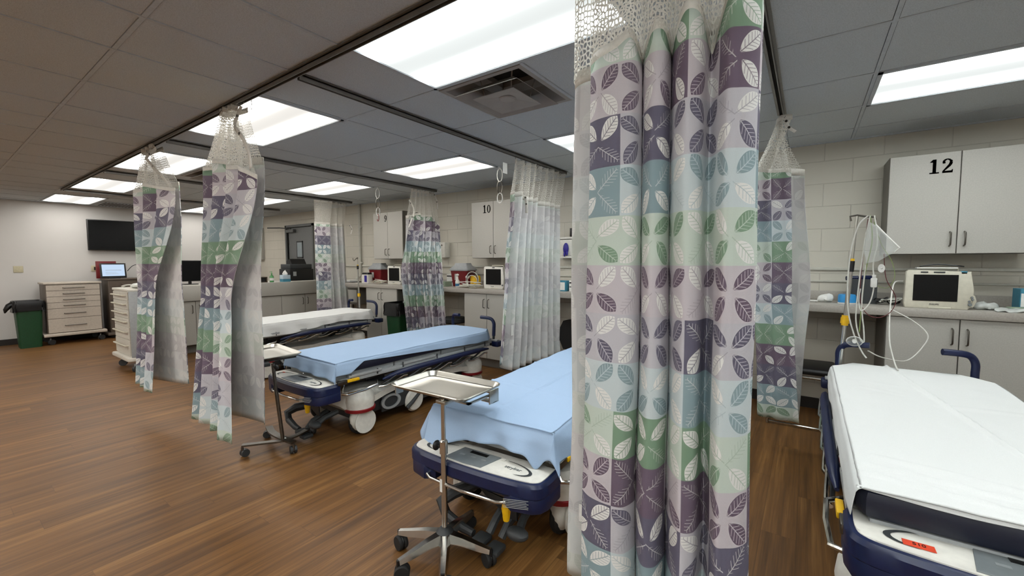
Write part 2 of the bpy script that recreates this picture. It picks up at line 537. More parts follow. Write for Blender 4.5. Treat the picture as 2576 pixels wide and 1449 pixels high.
# matrices that stand text on a face: facing -Y, facing +X, flat on top
FACE_NY = Matrix(((1, 0, 0, 0), (0, 0, -1, 0), (0, 1, 0, 0), (0, 0, 0, 1)))
FACE_PX = Matrix(((0, 0, 1, 0), (1, 0, 0, 0), (0, 1, 0, 0), (0, 0, 0, 1)))

# ------------------------------------------------------------------ room
XL, XR, YB, YF, H = -10.94, 2.7, 4.78, -3.6, 2.44
struct('floor', MB().box(XL-.1, YF-.1, -.1, XR+.1, YB+.1, 0), M['floor'])
DX0, DX1, DZ = -9.43, -8.40, 2.13
wb = MB()
wb.box(XL-.1, YB, 0, DX0, YB+.12, 2.7).box(DX1, YB, 0, XR+.1, YB+.12, 2.7).box(DX0, YB, DZ, DX1, YB+.12, 2.7)
struct('wall_back', wb, M['block_wall'])
struct('wall_left', MB().box(XL-.12, YF-.1, 0, XL, YB, 2.7), M['wall'])
struct('wall_right', MB().box(XR, YF-.1, 0, XR+.12, YB, 2.7), M['wall'])
struct('wall_front', MB().box(XL, YF-.12, 0, XR, YF, 2.7), M['wall'])
struct('baseboard_left', MB().box(XL, YF, 0, XL+.012, YB, .1), M['dark_base'])
struct('baseboard_back', MB().box(XL, YB-.012, 0, DX0-.06, YB, .1).box(DX1+.06, YB-.012, 0, XR, YB, .1), M['dark_base'])
# painted conduit rails on the block wall
struct('trim_1', MB().box(-7.4, YB-.02, 1.292, XR, YB, 1.318, .004), M['pipe'])
struct('trim_2', MB().box(-5.1, YB-.014, 1.185, XR, YB, 1.2, .003), M['pipe'])
# ceiling: tiles with real joints; holes for lamps and vents
XS = []
for kk in range(-5, 4):
    b = -1.92+2.2*kk
    XS += [b, b+1.26, b+1.73]
XS = sorted(x for x in XS if XL < x < XR)
XS = [XL]+XS+[XR]
XSB = sorted(x+1.1 for kk in range(-6, 4) for x in (-1.92+2.2*kk, -.66+2.2*kk, -.19+2.2*kk) if XL < x+1.1 < XR)  # grid behind the camera, shifted so the added lamps reach the curtains
XSB = [XL]+XSB+[XR]
LX = [-1.29+2.2*kk for kk in range(-4, 2)]            # lamp centres along X
YS_R = [1.27, 1.915, 2.555, 3.19, 3.81, 4.41, YB]
YS_L = [YF, -2.8, -2.19, -1.58, -.95, -.62, .0, .627, 1.27]
lampcells = set(); ventcells = []
def lampx(a, b): return abs((b-a)-1.26) < .05
tiles = MB(); bars = MB()
g = .012
lamp_spots = []
for a, b in zip(XS, XS[1:]):
    for c, d in zip(YS_R, YS_R[1:]):
        isl = lampx(a, b) and (abs(c-1.27) < .01 or abs(c-3.19) < .01)
        if isl:
            lamp_spots.append(((a+b)/2, (c+d)/2)); continue
        if abs(c-1.915) < .01 and abs(b-a-1.26) < .05 and (abs(a+1.92) < .05 or abs(a+6.32) < .05):
            ventcells.append((a, c, a+.63, d))
            bars.box(a+.63-.01, c, 2.434, a+.63+.01, d, 2.46)
            tiles.box(a+.63+g, c+g, 2.44, b-g, d-g, 2.455)
            continue
        tiles.box(a+g, c+g, 2.44, b-g, d-g, 2.455)
for c, d in zip(YS_L, YS_L[1:]):
    for a, b in (zip(XS, XS[1:]) if c > -.01 else zip(XSB, XSB[1:])):
        if lampx(a, b) and (abs(c+.62) < .01 or abs(c+2.8) < .01 or abs(c+1.58) < .01):
            lamp_spots.append(((a+b)/2, (c+d)/2))   # unseen rows behind the camera, added to light the camera-facing curtains
            continue
        if lampx(a, b):
            m_ = (a+b)/2
            tiles.box(a+g, c+g, 2.44, m_-g, d-g, 2.455).box(m_+g, c+g, 2.44, b-g, d-g, 2.455)
        else:
            tiles.box(a+g, c+g, 2.44, b-g, d-g, 2.455)
struct('ceiling', tiles, M['ceiling'])
hb = .0095
for x in XS[1:-1]: bars.box(x-hb, 0, 2.436, x+hb, YB, 2.46)
for x in XSB[1:-1]: bars.box(x-hb, YF, 2.436, x+hb, 0, 2.46)
for a, b in zip(XS, XS[1:]):
    if lampx(a, b): bars.box((a+b)/2-hb, 0, 2.4365, (a+b)/2+hb, 1.27, 2.46)
for y in YS_L[1:]+YS_R[1:-1]: bars.box(XL, y-hb, 2.437, XR, y+hb, 2.46)
bars.box(XL, YB-.02, 2.43, XR, YB, 2.44).box(XL, YF, 2.43, XL+.02, YB, 2.44)
struct('trim_3', bars, M['tbar'])
struct('trim_4', MB().box(XL, YF, 2.60, XR, YB, 2.68), M['dark_gap'])

def ceiling_light(x, y, mat, label, group='recessed ceiling light panels'):
    t = thing('ceiling_light', label, 'light', (x, y, 2.43), 0, group)
    fr = MB()
    W, D = 1.24, .62
    for (x0, y0, x1, y1) in ((-W/2, -D/2, W/2, -D/2+.022), (-W/2, D/2-.022, W/2, D/2), (-W/2, -D/2, -W/2+.022, D/2), (W/2-.022, -D/2, W/2, D/2)):
        fr.box(x0, y0, 0.0, x1, y1, .035)
    fr.box(-W/2, -D/2, .075, W/2, D/2, .08)
    fr.build('frame', M['tbar'], t, 0)
    MB().box(-W/2+.02, -D/2+.02, .006, W/2-.02, D/2-.02, .010).build('diffuser', mat, t, 0)
    return t
def desc_light(x, y):
    row = 'near row by the curtain track' if 1 < y < 2 else ('row nearest the block wall' if y > 2 else 'added fill row behind the camera')
    return row
names_near = {0: 'glowing ceiling panel nearest the far left wall, near row', 1: 'glowing ceiling panel second from the far left wall, near row',
              2: 'glowing ceiling panel half hidden behind the farther bunched curtain', 3: 'glowing ceiling panel behind the mesh of the nearer narrow curtain',
              4: 'largest glowing ceiling panel, top centre beside the square air vent', 5: 'glowing ceiling panel above the right aisle, near row'}
names_far = {0: 'glowing ceiling panel of the wall row nearest the left end', 1: 'glowing ceiling panel seen between the two narrow curtains, wall row',
             2: 'glowing ceiling panel partly hidden by the mesh curtain, wall row', 3: 'glowing ceiling panel above bed bay nine',
             4: 'glowing ceiling panel above bed bay ten near the hanging oval links', 5: 'glowing ceiling panel just left of the big foreground curtain',
             6: 'glowing ceiling panel at the upper right above cabinet twelve'}
names_far = {0: names_far[0], 1: names_far[1], 2: 'glowing ceiling panel whose right corner shows beside the nearer narrow curtain', 3: names_far[4-1],
             4: names_far[4], 5: names_far[5]}
lamp_spots.sort()
for (x, y) in lamp_spots:
    kx = round((x+1.29)/2.2)   # 0 at bay 11
    if y < 0:  # fill lamps added out of view
        kx = round((x+.19)/2.2)
        lab = 'unseen ceiling light panel added behind the camera as fill'
        if x < -9: continue
        grp = 'unseen fill lights added behind the camera'
    else:
        grp = 'recessed ceiling light panels'
        if y < 2:
            lab = {1: 'glowing ceiling panel over the right aisle in the near row', 0: names_near[4], -1: names_near[3], -2: names_near[2],
                   -3: 'glowing ceiling panel left of the farther bunched curtain, near row', -4: 'smallest glowing ceiling panel by the left wall above the television'}.get(kx, 'glowing ceiling panel in the near row')
        else:
            lab = {1: names_far[5].replace('just left of the big foreground curtain', 'at the upper right above cabinet number twelve'), 0: names_far[5],
                   -1: names_far[4], -2: names_far[3], -3: names_far[2], -4: names_far[1]}.get(kx, 'glowing ceiling panel in the wall row')
    ceiling_light(x, y, M['lamp_cool'] if (kx >= 0) else M['lamp_warm'], lab, grp)

# ---- vents
def vent(x0, y0, x1, y1, label):
    cx, cy = (x0+x1)/2, (y0+y1)/2
    t = thing('air_vent', label, 'vent', (cx, cy, 2.43), 0, 'square ceiling diffusers')
    def sq(h, z): return [(-h, -h, z), (h, -h, z), (h, h, z), (-h, h, z)]
    MB().loft([sq(.305, .035), sq(.305, .004), sq(.275, .004), sq(.20, .10), sq(.13, .125), sq(.13, .16)], False, False).build('frame', M['vent'], t, 0)
    MB().loft([sq(.235, -.022), sq(.238, -.026), sq(.16, .03), sq(.155, .034), sq(.225, -.018), sq(.235, -.022)], False, False).build('louver', M['vent'], t, 0)
    MB().loft([sq(.155, -.028), sq(.158, -.033), sq(.02, -.008), sq(.0199, -.004), sq(.150, -.026)], False, False).lathe([(.055, -.016), (.045, -.021), (.001, -.022)], seg=20).build('center_plate', M['vent'], t, 0)
    MB().loft([sq(.13, .158), sq(.13, .165)]).build('duct_cap', M['dark_gap'], t, 0)
    mb = MB()
    for a, b in ((1, 1), (-1, 1), (1, -1), (-1, -1)): mb.cyl((a*.1, b*.1, -.01), (a*.13, b*.13, .13), .004, seg=6)
    mb.build('bracket', M['vent'], t)
M['vent'] = simple('vent_metal', '#9d9893', .5, var=.1, nscale=6)
for i, (a, b, c, d) in enumerate(ventcells):
    vent(a, b, c, d, 'square stepped air vent beside the largest ceiling light' if a > -3 else 'small distant square air vent beside the mesh tops of the two bunched curtains')
t = thing('return_grille', 'dark flat grille in ceiling corner above the television', 'vent', (-10.35, 2.25, 2.425))
MB().box(-.3, -.3, .0, .3, .3, .01).build('frame', M['tbar'], t, 0)
mb = MB()
for i in range(12): mb.box(-.27, -.27+i*.046, -.004, .27, -.25+i*.046, .004)
mb.build('slats', M['dark_base'], t, 0)

# ---- curtain tracks
def track(x0, y0, x1, y1, label, m='track'):
    t = thing('curtain_track', label, 'curtain track', ((x0+x1)/2, (y0+y1)/2, 2.40), 0, 'ceiling curtain tracks')
    w = .013
    mb = MB()
    lx, ly = abs(x1-x0)/2, abs(y1-y0)/2
    if lx > ly:
        mb.box(-lx, -w, .004, lx, -w+.004, .034).box(-lx, w-.004, .004, lx, w, .034).box(-lx, -w, .026, lx, w, .034).box(-lx, -.028, .032, lx, .028, .036)
        sl = MB().box(-lx, -.008, .018, lx, .008, .026)
    else:
        mb.box(-w, -ly, .004, -w+.004, ly, .034).box(w-.004, -ly, .004, w, ly, .034).box(-w, -ly, .026, w, ly, .034).box(-.028, -ly, .032, .028, ly, .036)
        sl = MB().box(-.008, -ly, .018, .008, ly, .026)
    mb.build('rail', M[m], t, 0); sl.build('slot', M['dark_gap'], t, 0)
M['track'] = simple('aluminium_track', '#85837f', .4, .6)
track(-8.75, 1.27, 1.9, 1.27, 'long ceiling track carrying the three nearest bunched curtains')
for i, (x, lab) in enumerate([(-.19, 'ceiling track behind the foreground curtain leading to the pointed small curtain'), (-2.38, 'pale ceiling track running to the translucent curtain left of the foreground one'),
                              (-4.53, 'ceiling track running to the curtain between cabinets nine and ten'), (-6.62, 'ceiling track running to the farthest curtain near the grey door'),
                              (-8.75, 'short far ceiling track joining the left end of the long track')]):
    track(x, 1.3, x, 3.68 if i == 0 else (4.50 if i < 4 else 4.3), lab)

# ------------------------------------------------------------------ door
dr = MB()
dr.box(DX0-.05, YB-.03, 0, DX0, YB+.13, DZ+.05).box(DX1, YB-.03, 0, DX1+.05, YB+.13, DZ+.05).box(DX0-.05, YB-.03, DZ, DX1+.05, YB+.13, DZ+.05)
struct('trim_5', dr, M['frame_grey'])
d = MB().box(DX0+.005, YB+.02, .01, DX1-.005, YB+.065, DZ-.005).build('door_1', M['door_grey'], None, 0)
d['kind'] = 'structure'
MB().box(-9.055, YB+.01, 1.49, -8.865, YB+.07, 1.80).build('pane', M['frosted'], d, 0)
MB().box(-9.085, YB+.012, 1.46, -9.055, YB+.02, 1.83).box(-8.865, YB+.012, 1.46, -8.835, YB+.02, 1.83).box(-9.085, YB+.012, 1.80, -8.835, YB+.02, 1.83).box(-9.085, YB+.012, 1.46, -8.835, YB+.02, 1.49).build('window_frame', M['dark_grey'], d, 0)
cl = MB().box(-9.40, YB-.05, 2.02, -9.10, YB+.02, 2.09, .01).build('door_closer', M['frame_grey'], d)
MB().tube([(-9.18, YB-.05, 2.10), (-9.55, YB-.10, 2.13), (-9.85, YB-.22, 2.135)], .012, 6).build('closer_arm', M['dark_grey'], d)
mb = MB()
for z in (1.75, 1.0, .3): mb.box(DX0+.0, YB+.005, z, DX0+.02, YB+.02, z+.11)
mb.build('hinge', M['dark_base'], d, 0)
sg = thing('door_sign', 'black DO NOT ENTER sign on the grey door', 'sign', (-8.95, YB+.012, 1.24))
MB().box(-.14, 0, -.16, .14, .006, .16).build('plate', M['black'], sg, 0)
text_mesh('lettering', 'DO NOT', .062, M['paper'], sg, Matrix.Translation((0, -.001, .09)) @ FACE_NY)
text_mesh('lettering', 'ENTER', .062, M['paper'], sg, Matrix.Translation((0, -.001, .015)) @ FACE_NY)
text_mesh('lettering', 'authorized', .032, M['paper'], sg, Matrix.Translation((0, -.001, -.09)) @ FACE_NY)
# vertical conduit
p = thing('conduit_pipe', 'painted vertical pipe on the block wall left of cabinet nine', 'pipe', (-6.77, 4.75, 1.0))
MB().tube([(0, 0, 1.43), (0, 0, .2), (0, -.01, .12), (-.05, -.06, .06)], .022, 10).build('pipe', M['pipe'], p)
mb = MB()
for z in (.35, 1.0): mb.box(-.04, -.01, z, .04, .028, z+.03, .004)
mb.build('strap', M['pipe'], p)

# ------------------------------------------------------------------ cabinetry
def handle(parent, x, z0, z1, y):
    MB().tube([(x, y, z1), (x, y-.028, z1-.008), (x, y-.032, z1-.02), (x, y-.032, z0+.02), (x, y-.028, z0+.008), (x, y, z0)], .005, 8).build('handle', M['dull_steel'], parent)
def cabinet(name, label, cat, x0, x1, y0, y1, z0, z1, num=None, hz=None, toe=0, doors=2, group=None, numx=None):
    t = thing(name, label, cat, ((x0+x1)/2, y0, z0), 0, group)
    w = (x1-x0)/2; dpt = y1-y0; h = z1-z0
    b = MB().box(-w, .02, toe, w, dpt, h)
    if toe: b.box(-w, .07, 0, w, dpt, toe)
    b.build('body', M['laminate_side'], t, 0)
    n = doors; dw = 2*w/n
    for i in range(n):
        a = -w+i*dw+.003; c = -w+(i+1)*dw-.003
        dd = MB().box(a, 0, toe+.004, c, .018, h-.004, .0015, 1).build('door', M['laminate'], t, 0)
        hx = (c-.035) if i % 2 == 0 else (a+.035)
        if n == 1: hx = c-.035
        za, zb = (hz[0], hz[1]) if hz else (.08, .18)
        handle(dd, hx, za, zb, 0)
        if num and i == 0:
            number(num, .105, M['ink'], dd, Matrix.Translation((c-.10 if len(num) > 1 else c-.035, -.0005, h-.155)) @ FACE_NY)
    return t
for (num, x0, xm) in (('12', .50, .895), ('11', -1.655, -1.27), ('10', -3.81, -3.435), ('9', -5.965, -5.60)):
    wd = xm-x0
    if num == '11': continue
    words = {'12': 'twelve', '10': 'ten', '9': 'nine'}[num]
    cabinet('wall_cabinet', 'grey laminate wall cabinet numbered %s' % num, 'cabinet', x0, x0+2*wd, 4.45, YB, 1.425, 2.183, num, (.06, .165), group='numbered wall cabinets')
t = thing('wall_panel', 'shallow grey panel box on the far wall left of the grey door', 'panel', (-10.7, 4.70, 1.44))
MB().box(-.2, 0, 0, .2, .078, .74, .004).build('case', M['laminate'], t)
MB().box(-.18, -.006, .02, .18, 0, .72, .002).build('door', M['laminate'], t)
for (lab, x0, xm) in (('under cabinet twelve and the wide monitor', .50, .89), ('under cabinet ten behind the blue bed', -3.745, -3.364), ('under cabinet nine beside the green bin', -5.87, -5.49)):
    wd = xm-x0
    cabinet('base_cabinet', 'grey laminate base cabinet ' + lab, 'cabinet', x0, x0+2*wd, 4.21, YB-.015, 0, .964, None, (.78, .895), toe=.12, group='base cabinets under the worktop')
w = thing('worktop', 'long grey worktop running along the block wall under the numbered cabinets', 'worktop', (-2.6, 4.5, .965))
MB().box(-3.82, -.31, 0, 4.6, .272, .058, .004).build('top', M['counter'], w)
MB().box(-3.82, .255, .0585, 4.6, .272, .14, .003).build('backsplash', M['counter'], w)

# nurse station
ns = thing('nurse_station', 'low grey laminate nurse station counter with cabinet doors, far left', 'counter', (-7.9, 3.2, 0))
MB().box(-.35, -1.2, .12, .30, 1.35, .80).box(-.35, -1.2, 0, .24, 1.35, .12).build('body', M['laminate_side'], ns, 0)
MB().box(-.42, -1.25, .80, .36, 1.4, 1.03, .004).build('ledge', M['laminate'], ns)
for i in range(6):
    y = -1.2+i*.425
    dd = MB().box(.30, y+.003, .13, .318, y+.422, .79, .0015, 1).build('door', M['laminate'], ns, 0)
    hy = y+.38 if i % 2 == 0 else y+.045
    MB().tube([(.318, hy, .73), (.345, hy, .72), (.345, hy, .62), (.318, hy, .61)], .006, 6).build('handle', M['dull_steel'], dd)

# ------------------------------------------------------------------ curtains
def curtain(name, label, loc, levels, zs, ztop, zseam, zbot, flip=False, n=220, nets=True, nhooks=8, group='leaf print privacy curtains', straps=(), net_cell=None, tabs=(), track_top=2.405, hookline=None):
    """levels: four plan polylines (top of net, seam, middle, hem) with equal point counts"""
    t = thing(name, label, 'curtain', loc, 0, group)
    L = [catmull([(x, y, 0) for x, y in lv], n) for lv in levels]
    fz = lambda z: catmull([(v, 0, 0) for v in z], n) if isinstance(z, (list, tuple)) else [Vector((z, 0, 0))]*n
    ZT, ZS, ZB = fz(ztop), fz(zseam), fz(zbot)
    # arc length along the middle level gives the print's own coordinate
    arc = [0]
    for i in range(1, n): arc.append(arc[-1]+(L[2][i]-L[2][i-1]).length)
    sc = max(1.0, 1.0)
    def cloth(u, v):
        i = round(u*(n-1)); s_, m_, b_ = L[1][i], L[2][i], L[3][i]
        if v < .5:
            f = v*2; p = s_.lerp(m_, f*f*(3-2*f))
        else:
            f = v*2-1; p = m_.lerp(b_, f)
        z = ZS[i].x+(ZB[i].x-ZS[i].x)*v
        nz = noise.noise(Vector((arc[i]*3.0, v*3.0, loc[0]*7+loc[1])))*.008
        return Vector((p.x+nz, p.y+nz, z))
    def uvc(u, v):
        i = round(u*(n-1)); return (arc[i]+zs, (ZS[i].x+(ZB[i].x-ZS[i].x)*v)-.035)
    nv = 46
    o = MB().grid(cloth, n, nv, uvc).build('curtain_panel', [M['curtain'], M['curtain_back']], t, 180, normals=False, world=True)
    if not flip: o.data.flip_normals()
    md = o.modifiers.new('thickness', 'SOLIDIFY'); md.thickness = .0016; md.offset = -1; md.material_offset = 1
    # seam tape
    def tape(u, v):
        i = round(u*(n-1)); p = cloth(u, 0); a = L[1][max(0, i-1)]; b = L[1][min(n-1, i+1)]
        d = (b-a); nn = Vector((-d.y, d.x, 0)).normalized() if d.length > 1e-6 else Vector((0, 1, 0))
        return Vector((p.x, p.y, ZS[i].x+.028-.046*v))-nn*.0022*(1 if flip else -1)
    o = MB().grid(tape, n, 3, lambda u, v: (arc[round(u*(n-1))], v*.04)).build('seam_tape', M['tape'], t, 180, normals=False, world=True)
    md = o.modifiers.new('thickness', 'SOLIDIFY'); md.thickness = .0016; md.offset = 0
    if nets:
        def net(u, v):
            i = round(u*(n-1)); p = L[0][i].lerp(L[1][i], v**1.2)
            return Vector((p.x, p.y, ZT[i].x+(ZS[i].x-ZT[i].x)*v))
        arcn = [0]
        for i in range(1, n): arcn.append(arcn[-1]+(L[1][i]-L[1][i-1]).length)
        MB().grid(net, n, 14, lambda u, v: (arcn[round(u*(n-1))], (1-v)*(ZT[0].x-ZS[0].x))).build('mesh_panel', M['net'], t, 180, normals=False, world=True)
        def hd(u, v):
            i = round(u*(n-1)); p = L[0][i]; return Vector((p.x+.0015, p.y-.0015, ZT[i].x+.012-.035*v))
        o = MB().grid(hd, n, 3).build('header_tape', M['tape'], t, 180, normals=False, world=True)
        md = o.modifiers.new('thickness', 'SOLIDIFY'); md.thickness = .0016; md.offset = 0
        hm = None
        for j in range(nhooks):
            i = int((j+.5)/nhooks*(n-1)); p = L[0][i]; z = ZT[i].x
            hp = p if hookline is None else Vector((hookline[0][0]+(hookline[1][0]-hookline[0][0])*j/max(1, nhooks-1), hookline[0][1]+(hookline[1][1]-hookline[0][1])*j/max(1, nhooks-1), 0))
            MB().tube([(p.x, p.y, z-.005), (p.x+.006, p.y-.004, z-.014), (p.x+.010, p.y, z+.0), (hp.x, hp.y, (z+track_top)/2+.004), (hp.x, hp.y, track_top+.02)], .0018, 5).build('hook', M['dull_steel'], t, world=True)
    for pts, wd in straps:
        P = catmull(pts, 24)
        def st(u, v, P=P, wd=wd):
            i = round(u*23); a = P[max(0, i-1)]; b = P[min(23, i+1)]; d = (b-a).normalized()
            side = d.cross(Vector((.2, -1, 0)).normalized()).normalized()
            return P[i]+side*(v-.5)*wd
        o = MB().grid(st, 24, 3).build('strap', M['tape'], t, 180, normals=False, world=True)
        md = o.modifiers.new('thickness', 'SOLIDIFY'); md.thickness = .0018; md.offset = 0
        mb = MB()
        for q in (.15, .55): 
            c_ = P[int(q*23)]
            mb.lathe([(.009, -.002), (.009, .002), (.005, .002), (.005, -.002)], (c_.x, c_.y-.003, c_.z), 'y', 12)
        mb.build('grommet', M['dull_steel'], t, world=True)
    for (x, y, z, ww, hh, ax) in tabs:
        mb = MB()
        if ax == 'y': mb.box(x-ww/2, y-.001, z-hh/2, x+ww/2, y+.001, z+hh/2)
        else: mb.box(x-.001, y-ww/2, z-hh/2, x+.001, y+ww/2, z+hh/2)
        mb.build('care_label', M['paper'], t, 0, world=True)
    return t

def zig(p0, p1, nf, amp, seed=0, axis='y', skew=.25):
    """points of nf folds between p0 and p1 (2*nf+1 points)"""
    rnd = random.Random(seed)
    out = []
    n = 2*nf
    for i in range(n+1):
        f = i/n
        x = p0[0]+(p1[0]-p0[0])*f; y = p0[1]+(p1[1]-p0[1])*f
        a = amp*(1 if i % 2 else -1)*(.65+.6*rnd.random())
        ln = math.hypot(p1[0]-p0[0], p1[1]-p0[1])
        j = (rnd.random()-.5)*skew*ln/n*2
        dx, dy = (p1[0]-p0[0])/ln, (p1[1]-p0[1])/ln
        out.append((x+dx*j-dy*a, y+dy*j+dx*a))
    return out

# foreground curtain: printed face in front, reverse showing at its left
F_front = [(-.572, 1.242), (-.535, 1.222), (-.48, 1.214), (-.435, 1.222), (-.418, 1.262), (-.425, 1.285), (-.402, 1.245), (-.372, 1.212), (-.342, 1.222), (-.332, 1.268), (-.336, 1.285), (-.312, 1.24),
           (-.278, 1.202), (-.246, 1.214), (-.236, 1.262), (-.228, 1.27), (-.206, 1.235), (-.182, 1.198), (-.158, 1.205), (-.134, 1.222), (-.118, 1.250), (-.120, 1.285)]
F_back = [(-.17, 1.318), (-.30, 1.322), (-.42, 1.33), (-.55, 1.320), (-.63, 1.30), (-.664, 1.308), (-.655, 1.33)]
def sh(P, f, dx=0, dy=0, c=(-.35, 1.26)): return [((x-c[0])*f[0]+c[0]+dx, (y-c[1])*f[1]+c[1]+dy) for x, y in P]
FG = F_front+F_back
curtain('privacy_curtain', 'large foreground curtain of leaf squares in purple, teal and green', (-.36, 1.27, .25),
        [sh(FG, (.97, .8)), FG, sh(FG, (1.02, 1.15)), sh(FG, (1.06, 1.5), .0, .0)], .03, 2.40,
        [1.985, 1.99, 2.0, 2.02, 1.96, 1.955, 1.985, 2.015, 2.01, 1.955, 1.95, 2.0, 2.035, 2.02, 1.955, 1.94, 2.0, 2.04, 2.04, 2.035, 2.035, 2.0, 2.02, 2.03, 2.03, 2.0, 1.985, 1.975, 1.97], .24, n=520, nhooks=12,
        tabs=[(-.61, 1.296, .50, .035, .06, 'y')], hookline=((-.62, 1.27), (-.12, 1.27)))

def wrap(front_l, front_r, turn, back_r, nf, amp, seed):
    """cloth: free edge at the back right, back layer to the left, turn, then printed folds to the right"""
    bk = [(back_r[0], back_r[1]), (back_r[0]-.06, back_r[1]+.012), ((back_r[0]+turn[0])/2, (back_r[1]+turn[1])/2+.03), (turn[0]+.06, turn[1]+.03), (turn[0], turn[1])]
    z_ = zig(front_l, front_r, nf, amp, seed)
    z_[-1] = (front_r[0], front_r[1]-amp*.4); z_[-2] = (z_[-2][0], front_r[1]-amp*.6)
    return bk+z_
# nearer narrow curtain
lv = [wrap((-3.27, 1.255), (-3.03, 1.262), (-3.30, 1.275), (-2.97, 1.285), 4, .022, 3),
      wrap((-3.34, 1.17), (-2.63, 1.185), (-3.38, 1.22), (-2.73, 1.255), 4, .026, 3),
      wrap((-3.42, 1.15), (-3.02, 1.165), (-3.46, 1.19), (-2.79, 1.24), 4, .028, 3),
      wrap((-3.46, 1.08), (-2.84, 1.075), (-3.50, 1.13), (-2.84, 1.245), 4, .035, 3)]
curtain('privacy_curtain', 'nearer of the two narrow curtains on the long track, one strap dangling', (-3.1, 1.2, .3), lv, .31,
        [2.36, 2.37, 2.385, 2.39, 2.39, 2.395, 2.39, 2.40, 2.39, 2.395, 2.40, 2.39, 2.38, 2.37], [1.98, 2.0, 2.02, 2.02, 2.0, 1.99, 2.0, 2.02, 2.0, 1.96, 1.96, 1.93, 1.90, 1.86], [.33, .33, .33, .32, .31, .30, .28, .30, .29, .28, .28, .27, .27, .27], n=300, nhooks=9,
        straps=[([(-2.98, 1.25, 2.37), (-3.02, 1.23, 2.28), (-3.00, 1.22, 2.23), (-2.86, 1.20, 2.14), (-2.74, 1.18, 2.03), (-2.69, 1.165, 1.93)], .028)],
        tabs=[(-3.02, 1.262, .60, .03, .09, 'y'), (-2.95, 1.262, 1.55, .03, .13, 'y')], hookline=((-3.30, 1.27), (-2.99, 1.27)))
# farther narrow curtain
lv = [wrap((-5.0, 1.26), (-4.64, 1.262), (-5.04, 1.275), (-4.56, 1.285), 3, .022, 8),
      wrap((-4.92, 1.17), (-3.95, 1.185), (-4.96, 1.22), (-4.16, 1.262), 3, .032, 8),
      wrap((-4.88, 1.15), (-4.47, 1.165), (-4.92, 1.19), (-4.14, 1.24), 3, .026, 8),
      wrap((-4.80, 1.08), (-4.36, 1.075), (-4.86, 1.13), (-4.13, 1.245), 3, .028, 8)]
curtain('privacy_curtain', 'farther of the two narrow curtains on the long track, in front of the television', (-4.5, 1.2, .3), lv, .03,
        [2.33, 2.37, 2.385, 2.39, 2.39, 2.395, 2.39, 2.40, 2.39, 2.395, 2.40, 2.36], [2.0, 2.0, 2.02, 2.02, 2.0, 1.99, 2.0, 2.02, 1.99, 1.97, 1.94, 1.92], [.39, .37, .35, .34, .33, .32, .32, .31, .31, .31, .31, .31], n=240, nhooks=6,
        straps=[([(-4.62, 1.25, 2.36), (-4.76, 1.22, 2.30), (-4.70, 1.21, 2.26), (-4.45, 1.20, 2.14), (-4.25, 1.19, 2.05), (-4.08, 1.18, 1.94)], .03)], hookline=((-5.02, 1.27), (-4.58, 1.27)))
# curtain c1 : reverse towards us
def yz(y0, y1, x, nf, amp, seed): return zig((x, y0), (x, y1), nf, amp, seed)
lv = [yz(3.42, 4.42, -2.38, 8, .03, 5), yz(3.36, 4.28, -2.38, 8, .045, 5), zig((-2.38, 3.26), (-2.30, 4.13), 8, .045, 5), zig((-2.36, 3.12), (-2.28, 4.12), 8, .045, 5)]
curtain('privacy_curtain', 'pale translucent-looking curtain hanging between cabinet ten and the foreground curtain', (-2.38, 3.8, .33), lv, .4,
        [2.37]*5+[2.38]*6+[2.39]*6, [2.03, 2.03, 2.04, 2.03, 2.0, 2.0, 2.01, 2.0, 2.02, 2.0, 1.99, 2.0, 2.0, 2.0, 2.0, 2.0, 2.0], [.42, .36, .33, .32, .32]+[.33]*12, flip=True, n=300, nhooks=12,
        straps=[([(-2.30, 3.50, 2.02), (-2.30, 3.52, 1.95), (-2.31, 3.54, 1.86)], .03)], tabs=[(-2.40, 3.30, 2.27, .07, .1, 'x'), (-2.30, 3.27, .72, .04, .1, 'x')], hookline=((-2.38, 3.45), (-2.38, 4.45)))
# curtain c2 : print towards us
lv = [yz(4.02, 4.44, -4.53, 6, .035, 11), yz(3.90, 4.50, -4.50, 6, .05, 11), zig((-4.45, 3.75), (-4.06, 4.13), 6, .045, 11), zig((-4.44, 3.84), (-3.98, 4.12), 6, .045, 11)]
curtain('privacy_curtain', 'rumpled leaf print curtain between cabinets nine and ten', (-4.53, 4.2, .4), lv, .77,
        2.38, [1.98, 1.99, 2.0, 2.02, 2.03, 2.02, 2.01, 2.02, 2.02, 2.0, 1.99, 1.98, 1.90], [.42, .40, .40, .40, .42, .45, .45, .45, .48, .5, .5, .5, .5], n=240, nhooks=8,
        straps=[([(-4.48, 4.40, 2.37), (-4.44, 4.42, 2.25), (-4.44, 4.43, 2.14)], .02), ([(-4.47, 3.92, 2.22), (-4.42, 3.96, 2.08), (-4.42, 3.90, 1.92), (-4.42, 3.86, 1.84)], .02)], hookline=((-4.53, 4.05), (-4.53, 4.46)))
# curtain c3
def c3p(y1, am, fl=0.0): return zig((-6.60, y1), (-6.64, 3.86), 4, am, 22)+[(-6.62, 3.80), (-6.57, 3.775+fl), (-6.55, 3.85+fl), (-6.545, 3.93+fl), (-6.54, 4.02+fl)]
lv = [c3p(4.38, .03, .06), c3p(4.34, .05), c3p(4.36, .055), c3p(4.42, .055)]
curtain('privacy_curtain', 'farthest curtain, beside the grey door with the DO NOT ENTER sign', (-6.62, 4.1, .4), lv, 1.11, 2.38, 2.0, .40, n=200, nhooks=8,
        straps=[([(-6.5, 4.36, 2.02), (-6.49, 4.40, 1.95), (-6.5, 4.38, 1.86)], .03)], hookline=((-6.62, 3.9), (-6.62, 4.4)))
